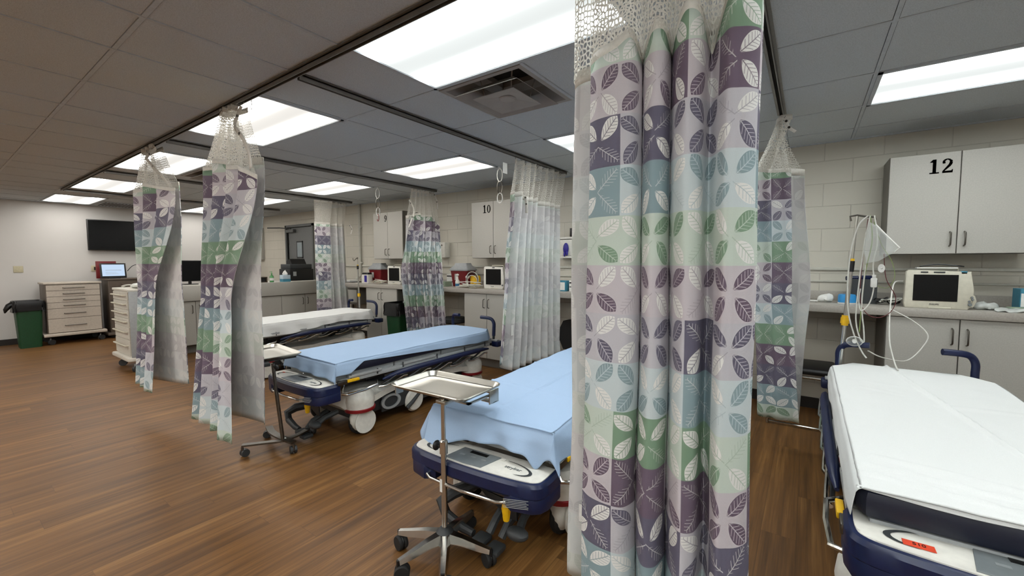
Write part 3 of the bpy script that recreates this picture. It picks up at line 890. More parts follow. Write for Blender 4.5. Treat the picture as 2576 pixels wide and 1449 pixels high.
# small pointed curtain by bay twelve
b0 = lambda xr, xf, xl, y: [(xr, y+.07), (xr-.04, y+.078), ((xr+xl)/2, y+.07), (xl+.02, y+.06), (xl-.01, y+.02), (xl+.02, y-.02), (xl+.08, y-.005), ((xl+xf)/2, y-.03), (xf-.04, y-.012), (xf, y-.03)]
lv = [b0(-.17, -.18, -.205, 3.6), b0(-.04, -.12, -.34, 3.56), b0(.02, -.09, -.31, 3.55), b0(-.02, -.012, -.26, 3.55)]
curtain('privacy_curtain', 'small pointed curtain hanging from a single hook left of cabinet twelve', (-.16, 3.6, .25), lv, .52, [2.30, 2.32, 2.38, 2.39, 2.39, 2.39, 2.39, 2.39, 2.36, 2.33], [1.99, 2.0, 2.01, 2.02, 2.02, 2.02, 2.01, 2.0, 2.0, 1.99], .235, n=160, nhooks=2,
        straps=[([(-.16, 3.55, 2.36), (-.14, 3.53, 2.30), (-.10, 3.52, 2.26)], .02)], hookline=((-.19, 3.6), (-.19, 3.62)))

# ------------------------------------------------------------------ stretchers
def stretcher(label, x, y, rz, zt, Wm=.70, L=1.93, extras=(), pz=-.03, pdy=0):
    t = thing('hospital_stretcher', label, 'stretcher', (x, y, 0), rz, 'wheeled hospital stretchers')
    zm = zt-.11                      # underside of the mattress
    # mattress, chamfered head corners
    hw = Wm/2
    poly = [(-hw+.02, 0), (hw-.02, 0), (hw, .03), (hw, L-.16), (hw-.12, L), (-hw+.12, L), (-hw, L-.16), (-hw, .03)]
    MB().prism(poly, zt-.085, zt, bev=.022).build('mattress', M['navy_vinyl'], t)
    # deck plates
    MB().box(-.33, .012, zm-.03, .33, .55, zm+.024, .004).box(-.33, .57, zm-.03, .33, 1.10, zm+.024, .004).box(-.33, 1.12, zm-.03, .33, L-.04, zm+.024, .004).build('deck', M['light_grey'], t)
    MB().box(-.26, .1, zm-.09, -.20, L-.1, zm-.03).box(.20, .1, zm-.09, .26, L-.1, zm-.03).box(-.3, .3, zm-.08, .3, .36, zm-.03).box(-.3, 1.5, zm-.08, .3, 1.56, zm-.03).build('litter_frame', M['dark_grey'], t, 0)
    for s in (-1, 1):
        m = MB()
        m.box(s*.345-.025, .03, zm-.045, s*.345+.025, L-.12, zm-.012, .006)
        m.box(s*.36-.02, .10, zm-.012, s*.36+.02, .40, zm+.008, .004)
        m.box(s*.36-.02, .62, zm-.012, s*.36+.02, 1.0, zm+.006, .004)
        m.build('side_ledge', M['light_grey'], t)
        mb = MB()
        for yy in (.12, .36, .62, 1.02, 1.4, 1.72):
            mb.cyl((s*.372, yy, zm-.03), (s*.372, yy, zm+.012), .006, seg=8)
        mb.build('peg', M['dark_grey'], t)
        # folded side rail: padded navy bar carried on chrome links
        ra = thing_part('side_rail', t)
        P = [(s*.385, .40, zm-.085), (s*.388, .46, zm-.074), (s*.392, .56, zm-.062), (s*.393, .75, zm-.056), (s*.393, 1.2, zm-.054), (s*.393, 1.55, zm-.054), (s*.39, 1.68, zm-.058), (s*.385, 1.76, zm-.066)]
        MB().tube(P, [.008, .017, .023, .025, .025, .024, .018, .010], 12).xf(Matrix.Identity(4)).build('rail_bar', M['navy'], ra)
        for i in range(5):
            y0 = .40+i*.27
            MB().tube([(s*.405, y0+.12, zm-.07), (s*.395, y0+.05, zm-.105), (s*.40, y0-.02, zm-.12)], .009, 6).build('link', M['black'], ra)
            MB().tube([(s*.405, y0-.06, zm-.128), (s*.418, y0+.0, zm-.132), (s*.415, y0+.08, zm-.122), (s*.408, y0+.19, zm-.092), (s*.41, y0+.23, zm-.095)], .0085, 8).build('strut', M['chrome'], ra)
        MB().tube([(s*.36, .36, zm-.09), (s*.42, .32, zm-.10), (s*.425, .20, zm-.115), (s*.415, .06, zm-.12), (s*.385, .035, zm-.115), (s*.36, .05, zm-.09), (s*.35, .07, zm-.06)], .010, 8).build('loop_handle', M['chrome'], ra)
        lt_ = MB().box(s*.385-.012, .00, zm-.045, s*.385+.012, .075, zm-.012, .004).build('latch', M['dull_steel'], ra)
        MB().box(s*.392-.011, .075, zm-.036, s*.392+.011, .175, zm-.014, .004).build('release_handle', M['yellow'], ra)
    # foot end panel
    zp = zm+pz
    def outline(o, n=5):
        base = [(-.365-o, .02), (-.366-o, -.095), (-.343-o*.75, -.138-o*.75), (-.27, -.156-o), (-.13, -.168-o), (0, -.171-o), (.13, -.168-o), (.27, -.156-o), (.343+o*.75, -.138-o*.75), (.366+o, -.095), (.365+o, .02)]
        c = catmull([(a, b, 0) for a, b in base], 44)
        return [(p.x, p.y) for p in c]
    fp = thing_part('foot_panel', t); fp.location = (0, pdy, 0)
    MB().prism(outline(0), zp-.05, zp, bev=.008).build('panel_cover', M['white_plastic'], fp)
    nb = MB()
    o1, o2 = outline(.022), outline(.0)
    rings = []
    for (a, z) in ((o2, zp-.004), (outline(.012), zp-.006), (o1, zp-.02), (o1, zp-.065), (outline(.012), zp-.078), (o2, zp-.078)):
        rings.append([(p[0], p[1], z) for p in a])
    nb.loft(rings, closed=False)
    for s in (-1, 1):
        cr = [(s*a, b) for a, b in ((.20, -.155), (.25, -.184), (.345, -.160), (.374, -.135), (.388, -.09), (.388, .02), (.33, .02), (.30, -.06), (.20, -.10))]
        nb.prism(cr, zp-.135, zp-.06, bev=.01)
    nb.build('bumper', M['navy'], fp)
    MB().tube([(-.235, -.13, zp-.10), (-.225, -.185, zp-.10), (-.19, -.20, zp-.102), (0, -.208, zp-.104), (.19, -.20, zp-.102), (.225, -.185, zp-.10), (.235, -.13, zp-.10)], .0085, 10).build('grab_handle', M['chrome'], fp)
    # control panel lies on the slightly convex top
    zc = zp+.001
    cp = MB().prism([(-.135, -.158), (-.02, -.165), (.075, -.158), (.105, -.03), (-.115, -.03)], zc-.003, zc+.003, bev=.002).build('control_panel', M['grey_plastic'], fp)
    MB().box(-.055, -.068, zc+.003, .045, -.045, zc+.0045).build('display', M['black'], cp, 0)
    mb = MB()
    for bx in (-.075, -.01, .05): MB().box(bx-.014, -.104, zc+.003, bx+.014, -.092, zc+.004).build('button', M['grey_button'], cp, 0)
    mb.bm.free()
    TOP = lambda a, b: Matrix.Translation((a, b, zc+.0005))
    for s in (-1, 1):
        ring = []
        outer = [(.15, -.035), (.21, -.040), (.265, -.055), (.300, -.080), (.302, -.105), (.275, -.125), (.23, -.130)]
        inner = [(.15, -.037), (.21, -.045), (.258, -.061), (.285, -.083), (.286, -.103), (.266, -.119), (.23, -.129)]
        po = catmull([(s*a, b, 0) for a, b in outer], 20); pi_ = catmull([(s*a, b, 0) for a, b in inner], 20)
        mb = MB()
        A = [mb.bm.verts.new((p.x, p.y, zc+.0012)) for p in po]; B = [mb.bm.verts.new((p.x, p.y, zc+.0012)) for p in pi_]
        for i in range(19): mb.bm.faces.new((A[i], A[i+1], B[i+1], B[i]))
        mb.build('swoosh', M['dark_grey'], fp, 0)
    text_mesh('logo', 'stryker', .030, M['grey_plastic'], fp, Matrix.Translation((.205, -.085, zc+.0006)) @ Matrix.Rotation(0, 4, 'Z'))
    MB().lathe([(.011, 0), (.011, .003), (.004, .004)], (.125, -.04, zc), seg=14).build('screw', M['white_plastic'], fp)
    lb = MB().box(.215, -.182, zp-.10, .345, -.148, zp-.075)
    wl = []
    for i in range(6): wl.append((.225, .335, zp-.070-i*.007))
    mb = MB()
    for a, b, z in wl: mb.box(a, -.186 if False else -.1845, z, b-.02*random.random(), -.183, z+.002)
    mb.xf(Matrix.Translation((.28, -.18, 0)) @ Matrix.Rotation(math.radians(20), 4, 'Z') @ Matrix.Translation((-.28, .172, 0)))
    mb.build('warning_label', M['light_grey'], fp, 0)
    for e in extras:
        if e == '510':
            st = MB().box(-.266, -.127, zc+.0008, -.200, -.097, zc+.0016).build('number_sticker', M['orange'], fp, 0)
            text_mesh('lettering', '510', .019, M['ink'], st, Matrix.Translation((-.232, -.110, zc+.0018)))
        if e == 'smudge':
            MB().box(-.30, -.075, zc+.0008, -.265, -.06, zc+.0014).build('sticker', M['orange'], fp, 0)
        if e == 'knob':
            MB().blob((-.0, -.235, zp-.10), .045, 16, (1.25, .35, .8)).build('pedal_cap', M['brown_box'], fp)
            MB().blob((-.0, -.243, zp-.088), .036, 16, (1.25, .3, .7)).build('pedal_face', M['off_white'], fp)
    # yellow pump hook
    MB().tube([(.20, -.10, zp-.10), (.20, -.13, zp-.13), (.20, -.135, zp-.16), (.20, -.135, zp-.215)], [.01, .018, .022, .014], 10).build('yellow_pedal', M['yellow'], t)
    # lift columns and lower body
    for yy in (.55, 1.38):
        MB().box(-.10, yy-.09, .28, .10, yy+.09, zm-.06, .02).build('lift_column', M['dark_grey'], t)
    sh_ = MB()
    prof = []
    def ring(y, hw_, z0, z1, r=.04):
        y = .13+.885*y
        pts = [(-hw_, y, z0), (-hw_*1.0, y, z0+.05), (-hw_*.96, y, z1-.05), (-hw_*.82, y, z1-.01), (-hw_*.5, y, z1), (0, y, z1+.005), (hw_*.5, y, z1), (hw_*.82, y, z1-.01), (hw_*.96, y, z1-.05), (hw_, y, z0+.05), (hw_, y, z0)]
        return pts
    top = min(.36, zm-.10)
    sh_.loft([ring(-.02, .22, top-.12, top-.03), ring(.02, .29, top-.16, top), ring(.12, .325, top-.13, top+.0), ring(.26, .33, top-.12, top), ring(.40, .31, top-.10, top-.02), ring(.55, .27, top-.10, top-.05), ring(.9, .26, top-.12, top-.07),
              ring(1.25, .27, top-.10, top-.05), ring(1.42, .31, top-.10, top-.02), ring(1.58, .33, top-.12, top), ring(1.72, .325, top-.13, top), ring(1.82, .27, top-.15, top-.02)], cap0=True, cap1=True)
    sh_.build('base_shroud', M['white_plastic'], t)
    text_mesh('lettering', 'EMERGENCY', .032, M['grey_plastic'], t, Matrix.Translation((.331, .22, top-.075)) @ FACE_PX @ Matrix.Translation((.02, 0, 0)))
    MB().box(-.24, .2, .11, .24, 1.7, top-.13, .02).build('base_frame', M['dark_grey'], t)
    # side skirt panels with oval inlay, fifth wheel discs
    for s in (-1, 1):
        sk = MB().box(s*.262-.008, .47, .10, s*.262+.008, 1.30, top-.12, .004).build('side_skirt', M['dark_grey'], t)
        MB().lathe([(.075, -.004), (.075, .012), (.055, .012), (.055, -.004)], (s*.272, .56, .175), 'x', 24, (1.35, .85)).build('oval_inlay', M['light_grey'], sk)
        wd_ = MB().lathe([(.10, -.02), (.105, 0), (.09, .016), (.03, .024), (.001, .025)] if s > 0 else [(.001, -.025), (.03, -.024), (.09, -.016), (.105, 0), (.10, .02)], (s*.275, .82, .118), 'x', 28).build('wheel_disc', M['white_plastic'], t)
        MB().tube([(s*.303, .71, .075), (s*.308, .77, .115), (s*.303, .87, .185)], [.019, .017, .014], 10).build('brake_lever', M['dark_grey'], wd_)
    # four big covered casters
    for (cx, cy) in ((-.285, .25), (.285, .25), (-.285, 1.60), (.285, 1.60)):
        s = 1 if cx > 0 else -1
        c = thing_part('caster', t)
        MB().lathe([(.085, 0), (.100, .004), (.106, .06), (.100, .11), (.075, .14), (.03, .15)], (cx, cy, top-.145), seg=24, sc=(1, 1.12)).build('caster_hood', M['white_plastic'], c)
        MB().lathe([(.080, 0), (.108, .002), (.110, .022), (.09, .03)], (cx, cy, top-.165), seg=24, sc=(1, 1.12)).build('red_band', M['red'], c)
        for k in (-1, 1):
            MB().lathe([(.001, 0), (.04, .004), (.078, .001), (.092, -.012), (.094, -.022)] if k < 0 else [(.094, .022), (.092, .012), (.078, -.001), (.04, -.004), (.001, 0)], (cx+k*.050, cy, .112), 'x', 26).build('wheel_cover', M['white_plastic'], c) if k == s else None
        MB().lathe([(.06, -.026), (.092, -.024), (.102, -.010), (.102, .010), (.092, .024), (.06, .026)], (cx, cy, .102), 'x', 28).build('tyre', M['rubber'], c)
        MB().box(cx-.045, cy-.03, .13, cx+.045, cy+.03, top-.15, .01).build('fork', M['dark_grey'], c)
        if cy < .5:
            cov = MB()
            cov.blob((cx+s*.012, cy-.012, .130), .09, 18, (.62, 1.0, 1.16))
            cov.build('teardrop_cover', M['white_plastic'], c)
    # foot pedals
    pc = M['dark_grey']
    MB().tube([(-.14, .10, .20), (-.20, -.02, .19), (-.24, -.07, .15), (-.20, -.08, .10), (-.08, -.09, .075), (-.02, -.09, .07)], [.03, .035, .032, .026, .022, .018], 10).build('foot_pedal', pc, t)
    MB().tube([(.06, .10, .18), (.07, -.03, .14), (.06, -.07, .09)], .02, 8).box(.0, -.14, .055, .075, -.06, .085, .012).build('foot_pedal', pc, t)
    MB().tube([(.15, .10, .18), (.14, -.03, .14), (.13, -.07, .09)], .02, 8).box(.085, -.15, .045, .16, -.07, .075, .012).build('foot_pedal', pc, t)
    MB().tube([(.20, .10, .20), (.22, -.02, .19), (.23, -.07, .17)], .02, 8).blob((.235, -.10, .165), .05, 14, (1.1, .8, .55)).build('foot_pedal', M['dark_grey'], t)
    MB().prism([(-.02, 0), (.19, -.02), (.20, -.10), (.16, -.10), (.02, -.03)], -.004, .004).xf(Matrix.Translation((.0, -.04, zp-.17)) @ Matrix.Rotation(math.radians(90), 4, 'X') ).build('label_plate', M['black'], t, 0)
    # head end: bumpers, push handles
    MB().box(-.32, L-.02, zm-.07, .32, L+.03, zm-.02, .012).build('head_crossbar', M['dark_grey'], t)
    for s in (-1, 1):
        hbp = MB().box(s*.36-.045, L-.03, zm-.075, s*.36+.045, L+.07, zm-.012, .014).build('head_bumper', M['navy'], t)
        MB().box(s*.35-.035, L-.025, zm-.014, s*.35+.035, L+.03, zm+.004, .006).build('bumper_cap', M['light_grey'], hbp)
        hx = s*.315
        MB().cyl((hx, L+.01, zm-.03), (hx, L+.015, zm+.05), .014, seg=10).build('handle_post', M['dark_grey'], t)
        MB().tube(catmull([(hx, L+.015, zm+.04), (hx, L+.02, zm+.12), (hx, L+.02, zm+.18), (hx-s*.02, L+.01, zm+.222), (hx-s*.06, L-.01, zm+.24), (hx-s*.15, L-.03, zm+.245)], 18), .019, 12).build('push_handle', M['navy'], t)
    return t

def thing_part(name, parent):
    o = bpy.data.objects.new(name, None); COL.objects.link(o); o.parent = parent; o.empty_display_size = .05
    return o

def sheet(name, label, mat, x, y, rz, zt, Wm, L, dl, dr, df, dh, amp=.004, seed=0, corner=.0, group=None, cat='sheet', ns=120, nt=170, creases=(), flare=.12, ripple=.0, headcut=.12):
    """draped cloth; dl/dr = side drops as functions of the length fraction, df/dh = end drops as functions of the width fraction"""
    t = thing(name, label, cat, (x, y, zt), rz, group)
    hw = Wm/2+.004
    r = .02
    def f(u, v):
        tl = min(1, max(0, (v-.10)/.82))
        drl, drr = dl(tl), dr(tl)
        fu = u
        s_ = (-hw-drl*(1-u/.16)**1.25 if u < .16 else (hw+drr*((u-.84)/.16)**1.25 if u > .84 else -hw+2*hw*(u-.16)/.68))
        uu = min(1, max(0, (u-.16)/.68)); fr_, hd_ = df(uu), dh(uu)
        q = (-fr_*(1-v/.10)**1.25 if v < .10 else (L+hd_*((v-.92)/.08)**1.25 if v > .92 else L*(v-.10)/.82))
        ex = max(0, abs(s_)-hw); sg = -1 if s_ < 0 else 1
        ey = max(0, -q) if q < 0 else max(0, q-L)
        # chamfered head corners: local half width
        yy = min(max(q, 0), L)
        cut = max(0, (yy-(L-.16))/.16)*headcut
        hwl = hw-cut
        xs = max(-1, min(1, s_/hw))*hwl
        drop = math.sqrt(ex*ex+ey*ey) if (ex > 0 and ey > 0) else ex+ey
        rr = min(drop, r*1.57)
        ang = rr/r
        hz = r*(1-math.cos(ang)); hxo = r*math.sin(ang)
        rest = max(0, drop-r*1.57)
        dirx = ex/(ex+ey+1e-9)*sg; diry = ey/(ex+ey+1e-9)*(-1 if q < L/2 else 1)
        out = (hxo-r)+rest*flare+.001
        rip = ripple*rest*5*(1+math.sin((q if abs(dirx) > .5 else s_)*21+seed+2*math.sin(s_*5+q*3)))
        px = xs+dirx*(out+rip)
        py = min(max(q, 0), L)+diry*(out+rip)
        pz = -hz-rest*math.sqrt(max(.1, 1-flare*flare))
        if drop == 0 or drop < r*1.57:
            edge = min(1, max(0, (hwl-abs(xs))/.05))
        nn = noise.noise(Vector((px*4+seed, py*4, 1)))*amp*1.3+noise.noise(Vector((px*13, py*9+seed, 2)))*amp*.6
        nn = max(nn, -amp*.6)+amp*.6
        nl = (noise.noise(Vector((s_*3+seed, q*5, 5)))+.6)*amp*2*min(1, max(0, (drop-r)/.04))
        px += dirx*nl; py += diry*nl
        pz += nn*max(0, 1-drop/.03)+.004
        for (ax, ay, bx, by, wdt, hgt) in creases:
            if drop < .015:
                dx_, dy_ = bx-ax, by-ay; ln = math.hypot(dx_, dy_)
                tt = ((px-ax)*dx_+(py-ay)*dy_)/ln/ln
                if -.02 < tt < 1.02:
                    dist = abs((px-ax)*dy_-(py-ay)*dx_)/ln
                    pz += hgt*math.exp(-(dist/wdt)**2)*max(0, 1-drop/.015)
        return Vector((px, py, pz))
    o = MB().grid(f, ns, nt).build('cloth', mat, t, 180, normals=False)
    md = o.modifiers.new('thickness', 'SOLIDIFY'); md.thickness = .0015; md.offset = 1
    return t

B12 = (.505, 1.58, 0, .702)
B11 = (-1.260, 1.575, math.radians(2.6), .61)
B10 = (-3.20, 1.76, math.radians(-.8), .617)
B9 = (-5.50, 2.05, math.radians(5.0), .645)
stretcher('stretcher with white sheet and orange 510 sticker, at right edge', *B12, Wm=.72, extras=('510', 'knob'), pz=.013, pdy=.06)
stretcher('stretcher under blue sheet nearest the camera, behind the five-star tray stand', *B11, Wm=.72, pz=-.05)
stretcher('stretcher under blue sheet in the middle bay with its side rail showing', *B10, Wm=.72, extras=('smudge',))
stretcher('farthest stretcher, white sheet, partly hidden by a narrow curtain', *B9, Wm=.70)

sheet('bed_sheet', 'smooth white sheet with a long crease on the right-hand stretcher', M['white_sheet'], *B12, .72, 1.93,
      lambda t: .10+.01*math.sin(t*20), lambda t: .10, lambda u: .012+.012*math.sin(u*5), lambda u: .06, .0035, 4, group='stretcher sheets',
      creases=[(-.08, 1.93, .20, .0, .008, .014), (-.36, .20, .36, .10, .007, .010), (-.36, .12, .36, .02, .006, .010), (-.3, .28, .2, .20, .012, .006), (-.3, 1.45, -.05, 1.40, .02, .004), (-.28, 1.30, -.1, 1.22, .015, .004), (.0, 1.1, .3, 1.15, .02, .004)])
sheet('bed_sheet', 'blue disposable sheet on the nearest stretcher, corner draped over the foot panel', M['blue_sheet'], *B11, .72, 1.93,
      lambda t: .15+.03*math.sin(t*9+1), lambda t: .14+.02*math.sin(t*12), lambda u: .118+.085*max(0, 1-u*2.2)+.06*math.exp(-((u-.90)/.05)**2), lambda u: .05, .006, 9, group='stretcher sheets', flare=.16, ripple=.04,
      creases=[(-.36, .55, .36, .45, .006, .008), (-.02, .0, .02, 1.9, .006, .007), (-.36, 1.1, .36, 1.06, .006, .006), (-.3, .3, .1, .1, .02, .006)])
sheet('bed_sheet', 'blue disposable sheet on the middle stretcher, showing navy mattress below its edge', M['blue_sheet'], *B10, .72, 1.93,
      lambda t: .10, lambda t: (.10 if t < .055 else (.03+.075*min(1, max(0, (t-.12)/.7))+.07*max(0, 1-(t-.055)/.07))), lambda u: .115+.02*u, lambda u: .10, .004, 17, group='stretcher sheets', flare=.08, ripple=.02,
      creases=[(-.36, 1.55, .36, 1.50, .008, .003)])
sheet('bed_sheet', 'wrinkled white sheet on the farthest stretcher', M['white_sheet'], *B9, .70, 1.93,
      lambda t: .12, lambda t: .13+.03*math.sin(t*7), lambda u: .12, lambda u: .10, .006, 23, group='stretcher sheets', flare=.12, ripple=.03)

# ------------------------------------------------------------------ tray stands
def small_caster(parent, x, y, z, r=.035, rz=0, mat='rubber', hood='black'):
    c = thing_part('caster', parent); c.location = (x, y, z); c.rotation_euler = (0, 0, rz)
    for s in (-1, 1): MB().lathe([(r*.6, -.009), (r*.92, -.009), (r, -.004), (r, .004), (r*.92, .009), (r*.6, .009)], (s*.013, .015, r), 'x', 20).build('wheel', M[mat], c)
    MB().lathe([(r*.80, -.006), (r*.86, 0), (r*.8, .006)], (0, .015, r+.004), 'x', 18).cyl((0, 0, r+.005), (0, 0, r*2+.02), .009, seg=8).build('fork', M[hood], c)
    return c

def tray_mesh(w, d, h=.022, r=.05):
    mb = MB()
    R = [rrect(w, d, r, h-.006), rrect(w+.006, d+.006, r+.003, h-.001), rrect(w, d, r, h+.003), rrect(w-.012, d-.012, r-.006, h), rrect(w-.035, d-.035, r-.015, .004), rrect(w-.05, d-.05, r-.02, 0), rrect(w*.5, d*.5, r*.3, 0)]
    mb.loft(R, cap0=False, cap1=True)
    return mb

def tray_stand_star(x, y):
    t = thing('instrument_stand', 'steel tray stand on a five-arm wheeled base, nearest the camera', 'stand', (x, y, 0))
    rr = .235
    for i, a in enumerate((202, 98, 14, 312, 256)):
        a = math.radians(a)
        ca, sa = math.cos(a), math.sin(a)
        P = [(.02*ca, .02*sa, .105), (.10*ca, .10*sa, .100), (.18*ca, .18*sa, .088), (rr*ca, rr*sa, .082)]
        mb = MB()
        nrm = Vector((-sa, ca, 0))
        rings = []
        for (px, py, pz), hw, hh in zip(P, (.030, .023, .019, .016), (.024, .020, .016, .011)):
            c = Vector((px, py, pz))
            rings.append([c+nrm*hw+Vector((0, 0, -hh)), c+nrm*hw*.6+Vector((0, 0, hh*.6)), c-nrm*hw*.6+Vector((0, 0, hh*.6)), c-nrm*hw+Vector((0, 0, -hh))])
        mb.loft(rings).build('arm', M['chrome'], t)
        small_caster(t, rr*ca, rr*sa, 0, .034, a+1.0)
    MB().lathe([(.038, .078), (.040, .118), (.030, .126), (.024, .134), (.018, .136)], seg=24).build('hub', M['dark_grey'], t)
    MB().cyl((0, 0, .11), (0, 0, .50), .0135, seg=16).build('lower_pole', M['chrome'], t)
    MB().lathe([(.0135, .49), (.019, .492), (.019, .55), (.0135, .556)], seg=18).build('collar', M['chrome'], t)
    MB().cyl((0, 0, .50), (0, 0, .752), .0105, seg=16).build('upper_pole', M['chrome'], t)
    MB().cyl((-.015, 0, .52), (-.035, -.002, .52), .006, seg=8).blob((-.044, -.002, .52), .024, 14, (.5, 1, 1)).build('knob', M['black'], t)
    MB().box(-.0145, -.0145, .31, .0, -.0125, .37).build('label_strip', M['paper'], t, 0)
    fr = MB()
    fr.box(-.35, .03, .735, .13, .05, .741).box(-.35, .22, .735, .13, .24, .741)
    fr.box(-.35, .03, .735, -.335, .24, .741).box(.115, .03, .735, .13, .24, .741)
    fr.box(-.362, .02, .70, -.356, .07, .765, .001).box(.134, .17, .70, .140, .24, .765, .001).box(.07, .19, .70, .14, .23, .705, .001).cyl((0, 0, .738), (0, .03, .738), .012)
    fr.box(-.03, -.02, .728, .03, .05, .745, .004).build('tray_frame', M['steel'], t)
    tr = tray_mesh(.485, .32).xf(Matrix.Translation((-.115, .135, .747)) @ Matrix.Rotation(math.radians(2), 4, 'Z')).build('tray', M['steel'], t)
    return t
tray_stand_star(-1.353, 1.368)

def tray_stand_cross(x, y):
    t = thing('instrument_stand', 'steel tray stand with leaning pole on a dark four-legged base', 'stand', (x, y, 0))
    # base: two bowed bars crossing
    C = [(-.17, -.20), (.08, .035), (-.37, .075), (-.165, .32)]
    bar = MB()
    def flatbar(P, hw):
        rings = []
        P = catmull(P, 16)
        for i, c in enumerate(P):
            d = (P[min(15, i+1)]-P[max(0, i-1)]).normalized(); nrm = Vector((-d.y, d.x, 0)).normalized()
            rings.append([c+nrm*hw-Vector((0, 0, .006)), c+nrm*hw+Vector((0, 0, .006)), c-nrm*hw+Vector((0, 0, .006)), c-nrm*hw-Vector((0, 0, .006))])
        return rings
    MB().loft(flatbar([(C[0][0], C[0][1], .085), (-.08, -.08, .085), (-.0, .02, .09), (-.05, .2, .088), (C[3][0], C[3][1], .085)], .020)).build('base_bar', M['dull_steel'], t)
    MB().loft(flatbar([(C[2][0], C[2][1], .085), (-.2, .02, .098), (-.06, .01, .10), (.03, .02, .095), (C[1][0], C[1][1], .085)], .024)).build('base_bar', M['dull_steel'], t)
    for i, (a, b) in enumerate(C):
        small_caster(t, a, b, 0, .028, i*1.3, 'dark_grey', 'dull_steel')
    top = (-.04, -.03, .655)
    MB().cyl((0, 0, .09), (-.027, -.02, .45), .0125).build('lower_pole', M['dull_steel'], t)
    MB().cyl((-.027, -.02, .44), top, .0115).build('upper_pole', M['dull_steel'], t)
    MB().blob((.01, -.03, .635), .02, 12, (1, .7, 1)).cyl((-.03, -.03, .635), (.0, -.03, .635), .006).build('knob', M['black'], t)
    mt = Matrix.Translation((-.32, .03, .675)) @ Matrix.Rotation(math.radians(-6.7), 4, 'Z')
    MB().box(-.24, -.15, -.012, .24, -.13, -.004).box(-.24, .13, -.012, .24, .15, -.004).box(.22, -.15, -.012, .24, .15, -.004).box(-.24, -.15, -.012, -.22, .15, -.004).box(.22, -.12, -.03, .31, -.05, -.004, .004).xf(mt).build('tray_frame', M['dark_grey'], t)
    tray_mesh(.54, .38).xf(mt).build('tray', M['steel'], t)
    for (f0, f1) in ((.25, .42), (.58, .8)):
        MB().box(.035*0+f0*.1-.08, .0, .104, f1*.1-.07, .02, .1055).build('tape_strip', M['paper'], t, 0)
tray_stand_cross(-3.063, 1.467)

# ------------------------------------------------------------------ left wall furniture
tv = thing('television', 'wide black flat television mounted on the left wall', 'television', (-10.875, 2.37, 1.61))
MB().box(-.02, -.51, 0, .03, .51, .57, .006).build('bezel', M['black'], tv)
MB().box(.03, -.495, .015, .0315, .495, .555).build('screen', M['screen'], tv, 0)
MB().box(-.06, -.1, .2, -.02, .1, .4).build('wall_bracket', M['dark_grey'], tv, 0)
for (yy, lab) in ((1.01, 'ivory outlet plate on left wall above the green bin'), (1.95, 'ivory outlet plate on left wall below the television')):
    t = thing('outlet', lab, 'outlet', (-10.94, yy, 1.27), 0, 'wall outlets')
    MB().box(0, -.055, -.055, .008, .055, .055, .003).build('plate', M['outlet'], t)
    MB().box(.008, -.018, -.03, .010, .018, .03).build('socket', M['dark_base'] if yy > 1.5 else M['outlet'], t, 0)
def drawer_cart(name, label, x0, x1, y0, y1, z0, z1, hs, body, front, face='px', legs=.0, hcol='dull_steel'):
    t = thing(name, label, 'cart', ((x0+x1)/2, (y0+y1)/2, 0))
    hx, hy = (x1-x0)/2, (y1-y0)/2
    MB().box(-hx, -hy, z0, hx, hy, z1-.03, .004).build('body', body, t)
    MB().box(-hx-.015, -hy-.015, z1-.03, hx+.02, hy+.015, z1, .006).build('top', front, t)
    MB().box(-hx-.03, -hy-.05, z0-.05, hx+.05, hy+.05, z0, .012).build('plinth', front, t)
    z = z1-.04
    for h in hs:
        if face == 'px':
            d = MB().box(hx, -hy+.012, z-h+.006, hx+.012, hy-.012, z, .002, 1).build('drawer', front, t)
            MB().tube([(hx+.012, -.13, z-h*.5), (hx+.038, -.125, z-h*.5), (hx+.038, .125, z-h*.5), (hx+.012, .13, z-h*.5)], .007, 6).build('handle', M[hcol], d)
        else:
            d = MB().box(-hx+.012, -hy-.012, z-h+.006, hx-.012, -hy, z, .002, 1).build('drawer', front, t)
            MB().tube([(-hx*.8, -hy-.012, z-h*.35), (-hx*.78, -hy-.045, z-h*.35), (hx*.78, -hy-.045, z-h*.35), (hx*.8, -hy-.012, z-h*.35)], .009, 6).build('handle', M[hcol], d)
        z -= h
    for a in (-1, 1):
        for b in (-1, 1): small_caster(t, a*(hx-.03), b*(hy-.03), 0, .045, .4*a, 'dark_grey', 'light_grey')
    return t
c1 = drawer_cart('drawer_cart', 'wide cream six-drawer cart on casters against the left wall', -10.84, -10.32, 1.22, 1.89, .19, 1.045, [.10, .10, .10, .10, .17, .24], M['taupe'], M['beige_metal'])
c2 = drawer_cart('drawer_cart', 'dark taupe cart under the lit tablet screen', -10.86, -10.40, 2.01, 2.62, .10, 1.085, [.12, .12, .12, .12, .2, .2], M['taupe'], M['taupe'], hcol='taupe')
c3 = drawer_cart('drawer_cart', 'tall narrow white supply cart with side drawers, in front of the nurse station', -7.50, -6.84, 1.50, 1.98, .20, 1.05, [.11, .11, .11, .11, .16, .2], M['white_plastic'], M['cart_white'], face='ny', hcol='off_white')
MB().box(.355, -.25, .2, .375, -.14, 1.02, .004).build('corner_post', M['light_grey'], c3)
